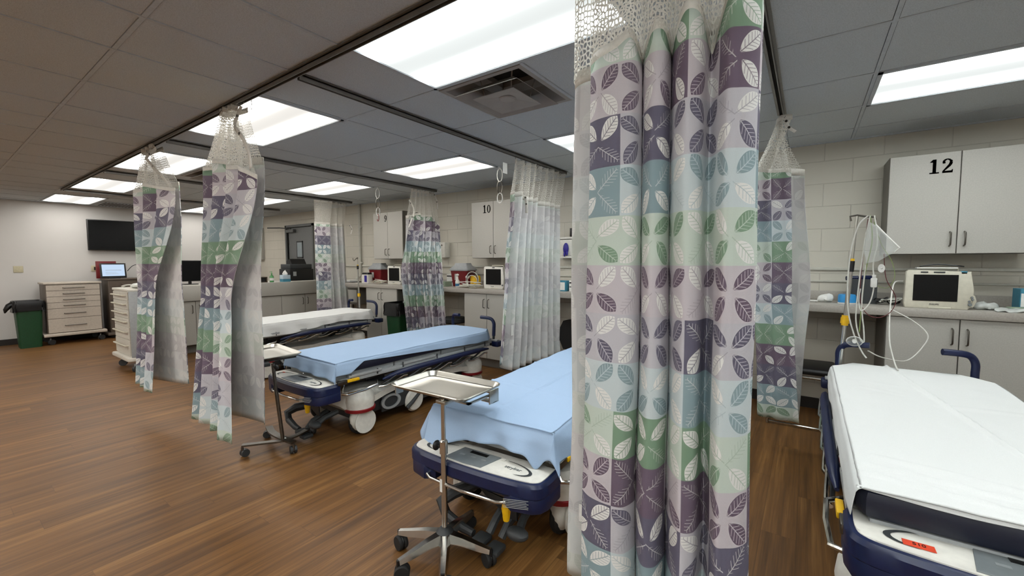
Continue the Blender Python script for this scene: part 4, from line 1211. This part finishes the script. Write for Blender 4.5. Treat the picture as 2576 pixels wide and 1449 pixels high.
# things on the carts
tb = thing('tablet_screen', 'lit white tablet screen on the taupe cart', 'screen', (-10.52, 2.12, 1.085))
m_t = Matrix.Rotation(math.radians(-10), 4, 'Y')
MB().box(-.012, -.18, .01, .012, .18, .285, .006).xf(m_t).build('bezel', M['black'], tb)
MB().box(.0125, -.155, .045, .0132, .155, .26).xf(m_t).build('display', M['lit'], tb, 0)
mb = MB()
for i in range(4): mb.box(.0135, -.11, .15+.002*i if i == 0 else .13-.018*i, .0138, .11 if i == 0 else .02+.02*i, (.156 if i == 0 else .133-.018*i))
mb.xf(m_t).build('screen_text', M['light_grey'], tb, 0)
MB().box(-.10, -.08, 0, .06, .08, .014, .004).build('stand_foot', M['black'], tb)
pl = MB()
gl = thing('supply_pack', 'white plastic packs and tubing lying on the white supply cart', 'supplies', (-7.05, 1.66, 1.05))
MB().blob((0, 0, .025), .10, 14, (1.4, .9, .24)).blob((.12, .06, .03), .06, 12, (1.4, .8, .5)).blob((-.2, .02, .03), .07, 12, (1.4, .8, .4)).build('pack', M['clear_bag'], gl)
MB().tube(catmull([(-.2, -.1, .01), (-.05, -.16, .03), (.1, -.12, .05), (.2, -.02, .03), (.1, .08, .04)], 30), .008, 6).build('tube', M['cable'], gl)
rb = thing('red_book', 'thin dark red binder standing behind the tablet screen', 'binder', (-10.83, 2.08, 1.085))
MB().box(-.02, -.14, 0, .02, .14, .32, .003).build('cover', M['dark_red'], rb)
cb = thing('cable', 'black cable looping from the tablet screen to the wall', 'cable', (-10.6, 2.3, 1.1))
MB().tube(catmull([(.05, .02, .12), (-.02, .12, .22), (-.1, .25, .24), (-.25, .34, .17), (-.33, .36, .15)], 24), .006, 6).build('cord', M['black'], cb)
# bin
def waste_bin(label, x, y, zh, rz=0, w=.30, d=.26):
    t = thing('waste_bin', label, 'waste bin', (x, y, 0), rz, 'green waste bins')
    MB().loft([rrect(w*.8, d*.8, .03, 0), rrect(w, d, .035, zh*.93), rrect(w*1.04, d*1.04, .035, zh*.93), rrect(w*1.04, d*1.04, .035, zh*.96)]).build('body', M['green'], t)
    n = 40
    rings = []
    for j, (sc, z) in enumerate(((.85, zh*.93), (1.02, zh*1.0), (1.10, zh*1.005), (1.14, zh*.95), (1.13, zh*.86), (1.16, zh*.80))):
        base = rrect(w*sc, d*sc, .04, z, 9)
        rings.append([(p[0]*(1+(.03*math.sin(i*1.9+j)+.02*math.sin(i*.7)) * (j > 2)), p[1]*(1+.04*math.sin(i*2.3+j*2)*(j > 2)), z-(.03*abs(math.sin(i*.8)) if j == 5 else 0)) for i, p in enumerate(base)])
    MB().loft(rings, cap0=True, cap1=False).build('bag', M['bag'], t)
    return t
b = waste_bin('green waste bin with black liner beside the cream drawer cart', -10.42, 1.03, .76, 0, .34, .30)
MB().tube([(.0, -.15, .715), (.01, -.20, .69), (.015, -.235, .63), (.015, -.245, .58)], [.05, .04, .028, .008], 10).build('bag_corner', M['bag'], b)
b = waste_bin('green waste bin with black liner under the worktop beside base cabinet nine', -4.92, 4.12, .78, 0, .30, .34)
# nurse station items
mo = thing('computer_monitor', 'black computer monitor on the nurse station between the two narrow curtains', 'monitor', (-7.98, 2.50, 1.03))
MB().box(-.015, -.24, .05, .015, .24, .38, .006).build('bezel', M['black'], mo)
MB().box(.015, -.23, .06, .0162, .23, .37).build('screen', M['screen'], mo, 0)
MB().box(-.08, -.09, 0, .06, .09, .012, .004).box(-.03, -.02, .01, -.015, .02, .2).build('foot', M['black'], mo)
pr = thing('printer', 'black printer on the nurse station in front of the grey door', 'printer', (-8.05, 4.22, 1.03))
MB().box(-.2, -.22, 0, .2, .24, .22, .01).build('body', M['black'], pr)
MB().box(-.18, -.2, .22, .18, .22, .31, .01).build('scanner_lid', M['dark_grey'], pr)
MB().prism([(-.15, 0), (.05, 0), (-.02, .10), (-.15, .06)], -.18, .1).xf(Matrix.Translation((0, 0, .31)) @ Matrix.Rotation(PI/2, 4, 'X')).build('paper_tray', M['black'], pr)
MB().box(.2, -.16, .09, .204, -.10, .17).build('control_plate', M['light_grey'], pr)
MB().tube([(.12, -.30, .0), (.12, -.30, .17), (.12, -.26, .2)], .006, 6).build('cord', M['cable'], pr)
ts = thing('tissue_box', 'blue and white tissue box on the nurse station ledge', 'tissue box', (-7.63, 3.80, 1.03))
MB().box(-.06, -.065, 0, .06, .065, .12, .003).build('carton', M['pale_blue'], ts)
MB().box(-.0605, -.0655, .0, .0605, .0655, .05).build('printed_band', M['teal_box'], ts, 0)
MB().loft([[(.03*math.cos(a)*s+.01*math.sin(3*a)*s, .035*math.sin(a)*s, z) for a in [2*PI*i/16 for i in range(16)]] for s, z in ((1, .115), (1.3, .14), (.9, .165), (.35, .19), (.1, .205))]).build('tissue', M['paper'], ts)
bt = thing('soap_bottle', 'green transparent pump bottle on the nurse station ledge', 'bottle', (-7.63, 3.57, 1.03))
MB().lathe([(.032, 0), (.034, .01), (.034, .09), (.026, .115), (.011, .125), (.011, .14)], seg=18).build('body', M['green_glass'], bt)
MB().lathe([(.013, .138), (.013, .155), (.004, .157), (.004, .18)], seg=10).box(-.008, -.03, .175, .008, .01, .185, .002).build('pump', M['green_glass'], bt)
MB().lathe([(.0345, .03), (.0345, .075)], seg=18, cap=False).build('label_band', M['paper'], bt)
bx = thing('letter_tray', 'dark letter tray at the left end of the nurse station ledge', 'tray', (-7.75, 3.38, 1.03))
MB().box(-.12, -.16, 0, .12, .12, .01).box(-.12, -.16, .085, .12, .12, .095).box(-.12, -.16, 0, -.11, .12, .095).box(-.12, .11, 0, .12, .12, .095).build('shelves', M['taupe'], bx, 0)
MB().box(-.10, -.15, .01, .09, .10, .08).build('folders', M['black'], bx, 0)

# ------------------------------------------------------------------ counter items
def patient_monitor(label, x, y, w, h, wide=True):
    t = thing('patient_monitor', label, 'medical monitor', (x, y, 1.023), 0, 'patient monitors on the worktop')
    hw = w/2
    body = MB()
    fr = [(-hw+.008, 0), (hw-.03, 0), (hw-.008, .03), (hw-.004, h*.5), (hw-.02, h-.012), (-hw+.02, h), (-hw+.006, h-.014), (-hw, .03)]
    body.prism([(a, b) for a, b in fr], 0, .05, bev=.006)
    body.xf(Matrix.Translation((0, .05, 0)) @ Matrix.Rotation(PI/2, 4, 'X'))
    body.build('front_housing', M['off_white'] if wide else M['white_plastic'], t)
    MB().box(-hw+.03, .045, .02, hw-.04, .17, h-.03, .015).build('rear_housing', M['off_white'], t)
    sl, sr = (-hw+.048, hw-.085) if wide else (-hw+.04, hw-.05)
    MB().box(sl, -.003, .055, sr, .003, h-.035).build('screen', M['screen'], t, 0)
    if wide:
        kb = MB().prism([(0, 0), (.035, .01), (.05, .05), (.04, .09), (0, .13)], -.045, .0, bev=.006).xf(Matrix.Translation((hw-.035, .003, .01)) @ Matrix.Rotation(PI/2, 4, 'X')).build('side_bulge', M['off_white'], t)
        mb = MB()
        for (a, b, m_) in ((.022, .038, .012), (.018, .06, .008), (.034, .075, .008), (.03, .09, .008)):
            mb.lathe([(m_, 0), (m_*.8, -.008)], (hw-.035+a-.008, -.006, b), 'y', 12, (1, 1))
        mb.build('buttons', M['grey_plastic'], t)
        MB().box(hw-.075, .0, h-.03, hw-.04, .045, h-.008, .004).build('alarm_light', M['teal_box'], t)
        MB().box(-.10, -.0025, h-.022, -.06, 0, h-.012).box(-.03, -.0025, h-.022, .03, 0, h-.012).build('slots', M['dark_grey'], t, 0)
    else:
        MB().lathe([(.012, 0), (.009, -.01)], (hw-.022, -.004, .05), 'y', 14).build('knob', M['grey_plastic'], t)
        MB().box(-.02, -.003, h-.022, .02, 0, h-.010).build('slots', M['dark_grey'], t, 0)
    text_mesh('lettering', 'PHILIPS', .016, M['dark_grey'], t, Matrix.Translation((-.02, -.0015, .03)) @ FACE_NY)
    MB().tube([(-hw*.5, .08, h-.02), (-hw*.5, .08, h+.012), (hw*.6, .08, h+.012), (hw*.6, .08, h-.02)], .006, 6).build('carry_handle', M['off_white'], t)
    MB().box(-.05, -.004, -.0, .07, .06, .012, .003).build('foot', M['off_white'], t)
    return t
patient_monitor('widest patient monitor, on the worktop under cabinet twelve', .793, 4.33, .37, .285, True)
patient_monitor('white patient monitor under cabinet ten', -3.34, 4.33, .335, .292, False)
patient_monitor('white patient monitor under cabinet nine', -5.345, 4.36, .335, .292, False)

def sharps(label, x, y):
    t = thing('sharps_container', label, 'sharps container', (x, y, 1.023), 0, 'red sharps containers')
    MB().loft([rrect(.26, .17, .02, 0), rrect(.33, .21, .025, .235)]).build('bin', M['dark_red'], t)
    MB().loft([rrect(.35, .23, .025, .225), rrect(.355, .235, .025, .24), rrect(.33, .21, .025, .262), rrect(.25, .14, .02, .30), rrect(.22, .12, .02, .335)]).build('lid', M['light_grey'], t)
    MB().box(-.07, -.104, .09, -.02, -.1, .18).build('warning_label', M['clear_bag'], t, 0)
    return t
sharps('red sharps container with grey lid under cabinet nine', -6.0, 4.58)
sharps('red sharps container with grey lid left of the monitor under cabinet ten', -4.09, 4.58)
# wipes tub
t = thing('wipes_tub', 'white and purple wipes tub with black lid under cabinet nine', 'tub', (-6.07, 4.38, 1.023))
MB().loft([rrect(.17, .12, .03, 0), rrect(.17, .12, .03, .145)]).build('tub', M['white_plastic'], t)
MB().loft([rrect(.165, .115, .03, .145), rrect(.14, .10, .03, .175)]).build('lid', M['black'], t)
MB().box(.01, -.0615, .02, .075, -.060, .13).build('label', M['purple'], t, 0)
def cable_pile(label, x, y, col='cable', n=5, sc=1, seed=1):
    t = thing('cable_bundle', label, 'cable', (x, y, 1.023), 0)
    rnd = random.Random(seed)
    for i in range(n):
        P = []
        for k_ in range(7):
            P.append(((rnd.random()-.5)*.28*sc, (rnd.random()-.5)*.12, .01+rnd.random()*.045*(1+.6*(i == 0))))
        MB().tube(catmull(P, 50), .005, 6).build('lead', M[col if i % 3 else 'cable'], t)
    return t
cable_pile('loose cable bundle left of the monitor under cabinet nine', -5.68, 4.32, 'off_white', 6, 1.2, 3)
cable_pile('tangled leads and tubes in front of the monitor under cabinet ten', -3.72, 4.30, 'off_white', 9, 1.35, 5)
t = thing('yellow_canister', 'yellow and dark suction tubing coil under cabinet ten', 'coil', (-3.79, 4.50, 1.023))
MB().lathe([(.07, 0), (.085, .03), (.085, .13), (.07, .16)], seg=24, sc=(1, .6)).build('coil', M['yellow'], t)
for r_, z_, m_ in ((.10, .10, 'black'), (.09, .08, 'cable'), (.11, .11, 'cable')):
    MB().tube([(r_*math.cos(a), -.07, z_+r_*.95*math.sin(a)) for a in [2*PI*i/28 for i in range(28)]], .005, 6, closed=True).build('tube', M[m_], t)
MB().blob((-.10, -.05, .14), .03, 12, (1.3, .8, .8)).blob((-.13, -.03, .07), .025, 10).build('mask', M['paper'], t)
t = thing('spray_bottle', 'small white and blue bottle in front of the sharps container', 'bottle', (-4.0, 4.36, 1.023))
MB().lathe([(.03, 0), (.032, .01), (.032, .08), (.015, .11), (.012, .15)], seg=16).build('body', M['white_plastic'], t)
MB().lathe([(.0325, .015), (.0325, .05)], seg=16, cap=False).build('label', M['blue_box'], t)
MB().blob((0, 0, .17), .022, 10, (1.2, .8, .8)).build('nozzle', M['paper'], t)
def carton(name, label, x, y, w, d, h, mat, cat='box', bands=None, z=1.023, group=None, rz=0):
    t = thing(name, label, cat, (x, y, z), rz, group)
    MB().box(-w/2, -d/2, 0, w/2, d/2, h, .002, 1).build('carton', mat, t)
    if bands:
        mb = MB()
        for (a, b) in bands: mb.box(-w/2+.004, -d/2-.001, a*h, w/2-.012, -d/2, b*h)
        mb.build('printed_band', M['ink'] if bands[0][1]-bands[0][0] < .2 else M['paper'], t, 0)
    return t
carton('supply_box', 'white box with black bands left of the sharps container by cabinet ten', -4.31, 4.62, .18, .12, .17, M['paper'], bands=[(.78, .88), (.3, .38)])
carton('supply_box', 'pale green packet behind the rumpled curtain', -4.36, 4.42, .26, .14, .07, M['green_pack'])
carton('supply_box', 'teal blue glove carton on the worktop beside the pale curtain', -2.42, 4.48, .17, .12, .125, M['teal_box'], bands=[(.12, .85)])
carton('supply_box', 'white box with two black bands on the worktop beside the foreground curtain', -2.22, 4.50, .16, .12, .13, M['paper'], bands=[(.72, .86), (.38, .46)])
carton('supply_box', 'teal box at the right end of the worktop', 1.29, 4.48, .15, .14, .155, M['teal_box'], bands=[(.2, .8)])
carton('supply_box', 'flat green packet below the teal box at right', 1.22, 4.36, .14, .08, .03, M['green_pack'])
carton('suction_unit', 'dark suction unit behind the hanging leads', .39, 4.58, .16, .16, .20, M['dark_grey'], cat='device')
t = thing('regulator', 'round navy blue topped regulator on the dark suction unit', 'device', (.40, 4.58, 1.223))
MB().lathe([(.05, 0), (.055, .015), (.035, .03)], seg=18).cyl((-.05, 0, .01), (-.13, -.02, .005), .018).build('head', M['navy'], t)
t = thing('blue_basin', 'round bright blue tape dispenser on the worktop', 'container', (.275, 4.44, 1.023))
MB().lathe([(.055, 0), (.06, .006), (.06, .06), (.055, .075), (.045, .078)], seg=24).build('body', M['blue_glove'], t)
MB().lathe([(.0605, .0), (.0605, .01)], seg=24, cap=False).build('rim', M['paper'], t)
def crumple(label, x, y, r, sc, seed, mat='clear_bag', name='plastic_bag', cat='bag'):
    t = thing(name, label, cat, (x, y, 1.023), 0)
    bm_ = MB().blob((0, 0, r*sc[2]*.75), r, 22, sc)
    for v in bm_.bm.verts:
        v.co += Vector((1, .6, .8))*noise.noise(v.co*28+Vector((seed, 0, 0)))*r*.35
        v.co.z = max(v.co.z, .001)
    bm_.build('film', M[mat], t, 25)
crumple('crumpled white wrapper on the worktop beside the small pointed curtain', .135, 4.50, .05, (1.1, .7, .8), 3, 'paper', 'wrapper', 'wrapper')
crumple('crumpled clear bag right of the widest monitor', 1.06, 4.42, .06, (1.1, .7, .55), 9)
crumple('flat clear wrappers beside the teal box at the right end', 1.17, 4.30, .07, (1.5, .6, .22), 14)
t = thing('packet_stack', 'thin white packets lying on the worktop behind the small pointed curtain', 'packets', (.0, 4.48, 1.023))
MB().box(-.10, -.04, 0, .06, .05, .008).box(-.08, -.05, .008, .08, .03, .014).build('packet', M['paper'], t, 0)
t = thing('paper_sheaf', 'papers and black leads lying on top of the widest monitor', 'papers', (.80, 4.42, 1.323))
MB().box(-.12, -.03, -.005, .10, .04, .003).build('sheets', M['paper'], t, 0)
MB().tube(catmull([(-.10, 0, .01), (0, .02, .025), (.10, 0, .015), (.14, .03, .01)], 16), .005, 6).build('lead', M['black'], t)
cable_pile('black power leads between the suction unit and the widest monitor', .53, 4.50, 'black', 5, .6, 8)
# far-left desk under the conduit
t = thing('side_table', 'small grey side desk with drawer under the conduit pipe', 'desk', (-6.75, 4.61, 0))
MB().box(-.3, -.13, .62, .28, .15, .92, .004).build('body', M['laminate_side'], t)
MB().box(-.32, -.16, .92, .30, .16, .95, .004).build('top', M['laminate'], t)
MB().box(-.27, -.142, .66, .25, -.13, .88).build('drawer', M['laminate'], t, 0)
mb = MB()
for a, b in ((-.28, -.11), (.26, -.11), (-.28, .13), (.26, .13)): mb = MB().box(a-.02, b-.02, 0, a+.02, b+.02, .62).build('leg', M['laminate_side'], t, 0) and None
t = thing('document_tray', 'black tray of papers on the grey side desk', 'tray', (-6.85, 4.60, .95))
MB().box(-.14, -.12, 0, .14, .12, .02).box(-.14, -.12, .06, .14, .12, .07).box(-.14, .1, 0, .14, .12, .07).build('shelves', M['black'], t, 0)
MB().box(-.12, -.11, .07, .12, .1, .10).build('papers', M['paper'], t, 0)

# wall mounted dispensers
t = thing('glove_rack', 'white wall rack holding purple and blue glove boxes', 'rack', (-2.30, 4.66, 1.42))
MB().box(-.27, -.0, 0, .32, .12, .025).box(-.27, 0, .235, .32, .12, .26).box(-.27, 0, 0, -.255, .12, .26).box(.305, 0, 0, .32, .12, .26).box(-.27, .10, 0, .32, .12, .26).build('rack_frame', M['white_plastic'], t, 0)
for (x_, mt, gm, lab) in ((-2.46, 'white_plastic', 'purple', 'white glove box with purple glove in the wall rack, left'), (-2.255, 'black', 'blue_glove', 'dark glove box with bright blue glove in the wall rack')):
    g_ = thing('glove_box', lab, 'glove box', (x_, 4.67, 1.447), 0, 'glove boxes in the wall rack')
    MB().box(-.09, 0, 0, .09, .085, .20, .003).build('carton', M[mt], g_)
    MB().blob((.01 if mt == 'black' else .0, -.012, .09), .045, 12, (.85, .5, 1.6)).blob((.02, -.02, .03), .02, 8, (.7, .6, 1.6)).blob((-.015, -.02, .02), .02, 8, (.7, .6, 1.6)).build('glove', M[gm], g_)
g_ = thing('glove_box', 'black glove box with purple glove lying on top of the wall rack', 'glove box', (-2.31, 4.68, 1.682), 0)
MB().box(-.11, 0, 0, .11, .09, .105, .003).build('carton', M['black'], g_)
MB().blob((.08, -.012, .05), .04, 12, (.7, .5, 1.2)).build('glove', M['purple'], g_)
t = thing('towel_dispenser', 'small white dispenser on the wall right of the rumpled curtain', 'dispenser', (-4.62, 4.66, 1.44))
MB().box(-.09, 0, 0, .09, .12, .235, .01).build('case', M['white_plastic'], t)
MB().lathe([(.012, 0), (.012, -.004)], (.03, -.0, .19), 'y', 12).build('lock', M['dull_steel'], t)

# hanging oval links for iv bags
def chain(label, x, y, red):
    t = thing('hanging_hook_chain', label, 'hook chain', (x, y, 2.44), 0, 'ceiling hook chains')
    z = -.02
    MB().cyl((0, 0, 0), (0, 0, z-.01), .006, seg=8).build('ceiling_eye', M['paper'], t)
    for i, (h, mt) in enumerate(((.145, 'paper'), (.145, 'dull_steel'), (.11, 'paper'))):
        w_ = .031; a = .5*i
        pts = []
        for k_ in range(24):
            an = 2*PI*k_/24
            pts.append((w_*math.sin(an)*(math.cos(.3)), w_*math.sin(an)*.3, z-h/2+h/2*math.cos(an)))
        MB().tube(pts, .0055, 8, closed=True).build('link', M[mt], t)
        z -= h-.008
    if red: MB().tube(catmull([(0, 0, z+.01), (.012, 0, z-.02), (.01, 0, z-.07), (-.01, 0, z-.085), (-.022, 0, z-.06)], 14), .005, 6).build('hook', M['red'], t)
chain('chain of oval links hanging from ceiling beside cabinet ten', -2.865, 3.84, False)
chain('chain of oval links with red hook hanging from ceiling above cabinet nine', -5.03, 3.84, True)

# ------------------------------------------------------------------ iv poles
def iv_pole(label, base, tip, zc1, zc2, hook_only=False):
    t = thing('iv_pole', label, 'IV pole', base)
    d = Vector(tip)-Vector(base)
    f1 = (zc1-base[2])/d.z; f2 = (zc2-base[2])/d.z
    MB().cyl((0, 0, 0), d*f2, .0125).build('lower_tube', M['chrome'], t)
    MB().cyl(d*f2, d, .008).build('upper_tube', M['steel'], t)
    MB().cyl(d*(f1-.018), d*(f1+.018), .024).cyl(d*(f1-.03), d*(f1-.018), .019).cyl(d*(f1+.018), d*(f1+.03), .02).build('yellow_collar', M['yellow'], t)
    MB().cyl(d*(f2-.035), d*(f2+.028), .016).build('black_grip', M['black'], t)
    MB().cyl(d*(f2+.028), d*(f2+.042), .013).build('yellow_ring', M['yellow'], t)
    return t, d
t, d = iv_pole('chrome IV pole with yellow collar hung with white leads, behind the right-hand stretcher', (.19, 3.52, .55), (.25, 3.52, 1.665), .985, 1.345)
MB().tube([d+Vector((-.03, 0, -.03)), d+Vector((-.035, 0, .0)), d+Vector((.0, 0, .006)), d+Vector((.05, -.01, -.008)), d+Vector((.085, -.02, -.012)), d+Vector((.09, -.02, -.03))], .006, 8).build('hook', M['dull_steel'], t)
t9, d9 = iv_pole('plain chrome IV pole with yellow collar and curved hook beyond the farthest stretcher', (-5.79, 4.03, .50), (-5.82, 4.03, 1.42), .855, 1.295)
MB().tube(catmull([d9, d9+Vector((-.01, 0, .02)), d9+Vector((-.05, 0, .0)), d9+Vector((-.08, 0, -.02)), d9+Vector((-.11, 0, -.01)), d9+Vector((-.12, 0, .02))], 16), .006, 8).cyl(d9, d9+Vector((.0, 0, .03)), .010).build('hook', M['dull_steel'], t9)
# the leads, bags and masks hanging on the nearer pole
H0 = (.30, 3.48, 1.655)
def lead(label, pts, r=.0045, mat='cable', name='monitor_lead', grp='leads hanging on the IV pole'):
    t = thing(name, label, 'cable', H0, 0, grp)
    MB().tube(catmull([Vector(p)-Vector(H0) for p in pts], 60), r*.72, 7).build('cord', M[mat], t)
    return t
Y0 = 3.47
lead('thick white lead looping low on the left of the IV pole', [(.30, Y0, 1.66), (.255, Y0, 1.60), (.225, Y0, 1.45), (.215, Y0, 1.25), (.225, Y0, 1.05), (.26, Y0, .90), (.30, Y0, .80), (.325, Y0-.02, .76)], .006)
lead('white lead falling from the hook to the stretcher head', [(.31, Y0, 1.66), (.29, Y0, 1.5), (.27, Y0, 1.2), (.265, Y0, 1.0), (.29, Y0, .88), (.31, Y0, .86), (.305, Y0, .95), (.29, Y0, 1.1), (.30, Y0, 1.35)], .0055)
lead('white lead with plug hanging from the clear bag', [(.33, Y0, 1.66), (.35, Y0-.01, 1.50), (.335, Y0-.01, 1.35), (.345, Y0-.01, 1.24), (.33, Y0-.01, 1.12), (.29, Y0-.01, 1.06), (.275, Y0, 1.12), (.28, Y0, 1.2)], .005)
lead('green lead hanging down the IV pole', [(.31, Y0, 1.665), (.325, Y0, 1.5), (.30, Y0, 1.3), (.29, Y0, 1.1), (.285, Y0, .92)], .004, 'green_cable')
lead('dark red lead curving from the IV pole to the worktop', [(.30, Y0, 1.64), (.285, Y0, 1.4), (.28, Y0, 1.15), (.31, Y0, 1.05), (.37, Y0, 1.02), (.43, Y0, 1.06), (.45, Y0, 1.15), (.40, Y0, 1.27), (.385, Y0, 1.42)], .003, 'red_cable')
lead('thin green lead looping right of the clear bag', [(.33, Y0, 1.62), (.37, Y0, 1.48), (.42, Y0, 1.38), (.44, Y0, 1.28), (.41, Y0, 1.21), (.36, Y0, 1.22)], .0025, 'green_cable')
t = lead('long white monitor cable sweeping from the widest monitor down to the stretcher', [(.60, 4.36, 1.22), (.52, 4.1, 1.215), (.47, 3.8, 1.12), (.455, 3.7, 1.0), (.45, 3.6, .85), (.465, 3.5, .74), (.47, 3.4, .712)], .006, grp='cables from the widest monitor')
lead('white cable loop hanging in front of the base cabinet', [(.47, 3.78, 1.05), (.58, 3.75, .98), (.645, 3.72, .90), (.62, 3.7, .82), (.56, 3.66, .745), (.50, 3.6, .735), (.40, 3.55, .76), (.335, 3.5, .80)], .005, grp='cables from the widest monitor')
t = thing('clear_bag', 'clear plastic bag with white rim tilted on the IV pole', 'bag', H0, 0)
mbx = MB()
A = [(.305, 1.62), (.33, 1.60), (.385, 1.53), (.445, 1.455), (.43, 1.43), (.36, 1.375), (.30, 1.36), (.285, 1.45)]
mbx.prism([(a-H0[0], b-H0[2]) for a, b in A], -.02, .02, bev=.008).xf(Matrix.Translation((0, -.03, 0)) @ Matrix.Rotation(PI/2, 4, 'X')).build('bag', M['clear'], t)
MB().tube([Vector(p)-Vector(H0) for p in ((.335, Y0-.03, 1.60), (.385, Y0-.03, 1.535), (.45, Y0-.03, 1.455), (.43, Y0-.03, 1.43))], .006, 6).build('rim', M['paper'], t)
t = thing('oxygen_mask', 'small clear round mask dangling at the bottom of the leads', 'mask', (.262, 3.46, .86))
MB().lathe([(.001, .02), (.02, .018), (.038, .005), (.042, -.005), (.036, -.012)], axis='y', seg=20, sc=(.75, 1), cap=False).build('shell', M['clear'], t)
MB().lathe([(.040, -.004), (.043, 0), (.040, .004)], axis='y', seg=24, sc=(.75, 1), cap=False).cyl((0, -.01, 0), (0, .02, 0), .012).build('rim', M['paper'], t)
t = thing('electrode_pad', 'small white round electrode hanging below the clear bag', 'electrode', (.375, 3.46, 1.33))
MB().lathe([(.022, -.002), (.022, .002)], axis='y', seg=20, sc=(1.2, .8)).blob((0, -.004, 0), .006, 8).build('pad', M['paper'], t)
t = thing('cable_plug', 'white moulded cable plug hanging among the leads', 'plug', (.342, 3.455, 1.24))
MB().box(-.016, -.01, -.03, .016, .01, .03, .007).box(-.009, -.007, .03, .009, .007, .05, .003).build('plug', M['paper'], t)

# ------------------------------------------------------------------ chairs
t = thing('side_chair', 'black chair with chrome sled frame left of the right-hand stretcher', 'chair', (.02, 4.30, 0))
MB().box(-.24, -.22, .46, .20, .22, .51, .022, 3).build('seat', M['black'], t)
for s in (-.26, .20):
    MB().tube(catmull([(s, -.24, .445), (s, -.235, .40), (s, -.19, .05), (s, -.16, .012), (s, 0, .011), (s, .2, .012), (s, .24, .05), (s, .24, .44)], 40), .010, 8).build('leg', M['chrome'], t)
MB().tube([(-.26, -.24, .445), (.20, -.24, .445)], .010, 8).build('crossbar', M['chrome'], t)
MB().tube([(-.26, -.17, .02), (.20, -.17, .02)], .008, 8).build('crossbar', M['chrome'], t)
MB().tube([(-.26, .24, .44), (.20, .24, .44)], .010, 8).build('crossbar', M['chrome'], t)
t = thing('office_chair', 'black office chair tucked under the worktop beside the foreground curtain', 'chair', (-2.02, 4.40, 0))
MB().box(-.24, -.22, .40, .24, .24, .46, .03, 3).build('seat', M['black'], t)
MB().loft([[(x_*.23*s_, -.22+.02*(1-x_*x_), .40+z_) for x_ in (-1, -.6, 0, .6, 1)]+[(x_*.23*s_, -.28+.02*(1-x_*x_), .40+z_) for x_ in (1, .6, 0, -.6, -1)] for s_, z_ in ((.8, 0), (1, .1), (.98, .24), (.8, .32), (.5, .34))]).build('backrest', M['black'], t)
MB().cyl((0, 0, .08), (0, 0, .44), .03).build('column', M['black'], t)
for i in range(5):
    a = 2*PI*i/5
    MB().tube([(0, 0, .10), (.26*math.cos(a), .26*math.sin(a), .075)], .018, 8).build('leg', M['black'], t)
    small_caster(t, .26*math.cos(a), .26*math.sin(a), 0, .03, a)
t = thing('round_stool', 'round grey stool back showing under the worktop behind the rumpled curtain', 'stool', (-4.15, 4.45, 0))
MB().lathe([(.16, .50), (.18, .52), (.18, .56), (.15, .58)], seg=28).build('seat', M['dark_grey'], t)
MB().cyl((0, 0, .06), (0, 0, .5), .025).build('column', M['dull_steel'], t)
for i in range(5):
    a = 2*PI*i/5+.3
    MB().tube([(0, 0, .09), (.22*math.cos(a), .22*math.sin(a), .06)], .014, 8).build('leg', M['dull_steel'], t)
    small_caster(t, .22*math.cos(a), .22*math.sin(a), 0, .025, a)
# lone hook left on the track
t = thing('spare_hook', 'lone wire hook hanging from the long track beside the nearer narrow curtain', 'hook', (-2.89, 1.27, 2.405))
MB().tube([(0, 0, .02), (.004, 0, -.01), (.010, 0, -.055), (.0, 0, -.068), (-.02, 0, -.045)], .002, 6).build('wire', M['dull_steel'], t)

# ------------------------------------------------------------------ world, camera, view
wd = bpy.data.worlds.new('World'); SC.world = wd; wd.use_nodes = True
wd.node_tree.nodes['Background'].inputs[0].default_value = (.6, .7, .8, 1)
wd.node_tree.nodes['Background'].inputs[1].default_value = .3
cam = bpy.data.cameras.new('Camera'); co = bpy.data.objects.new('Camera', cam); COL.objects.link(co)
cam.sensor_fit = 'HORIZONTAL'; cam.sensor_width = 36; cam.lens = 1056.23/2576*36; cam.clip_start = .02; cam.clip_end = 100
ya, pi_, ro = math.radians(35.137), math.radians(3.627), math.radians(-.168)
Fv = Vector((-math.sin(ya)*math.cos(pi_), math.cos(ya)*math.cos(pi_), -math.sin(pi_)))
R0 = Vector((math.cos(ya), math.sin(ya), 0)); U0 = R0.cross(Fv)
Rv = R0*math.cos(ro)+U0*math.sin(ro); Uv = U0*math.cos(ro)-R0*math.sin(ro)
mw = Matrix((( Rv.x, Uv.x, -Fv.x, 0), (Rv.y, Uv.y, -Fv.y, 0), (Rv.z, Uv.z, -Fv.z, 1.38), (0, 0, 0, 1)))
co.matrix_world = mw
SC.camera = co
SC.view_settings.view_transform = 'Standard'; SC.view_settings.look = 'None'; SC.view_settings.gamma = 1
SC.view_settings.exposure = .30
cy = SC.cycles
cy.max_bounces = 5; cy.diffuse_bounces = 4; cy.glossy_bounces = 3; cy.transmission_bounces = 4; cy.transparent_max_bounces = 8
cy.use_adaptive_sampling = True; cy.adaptive_threshold = .03
cy.use_denoising = True
cy.sample_clamp_indirect = 4
cy.caustics_reflective = False; cy.caustics_refractive = False
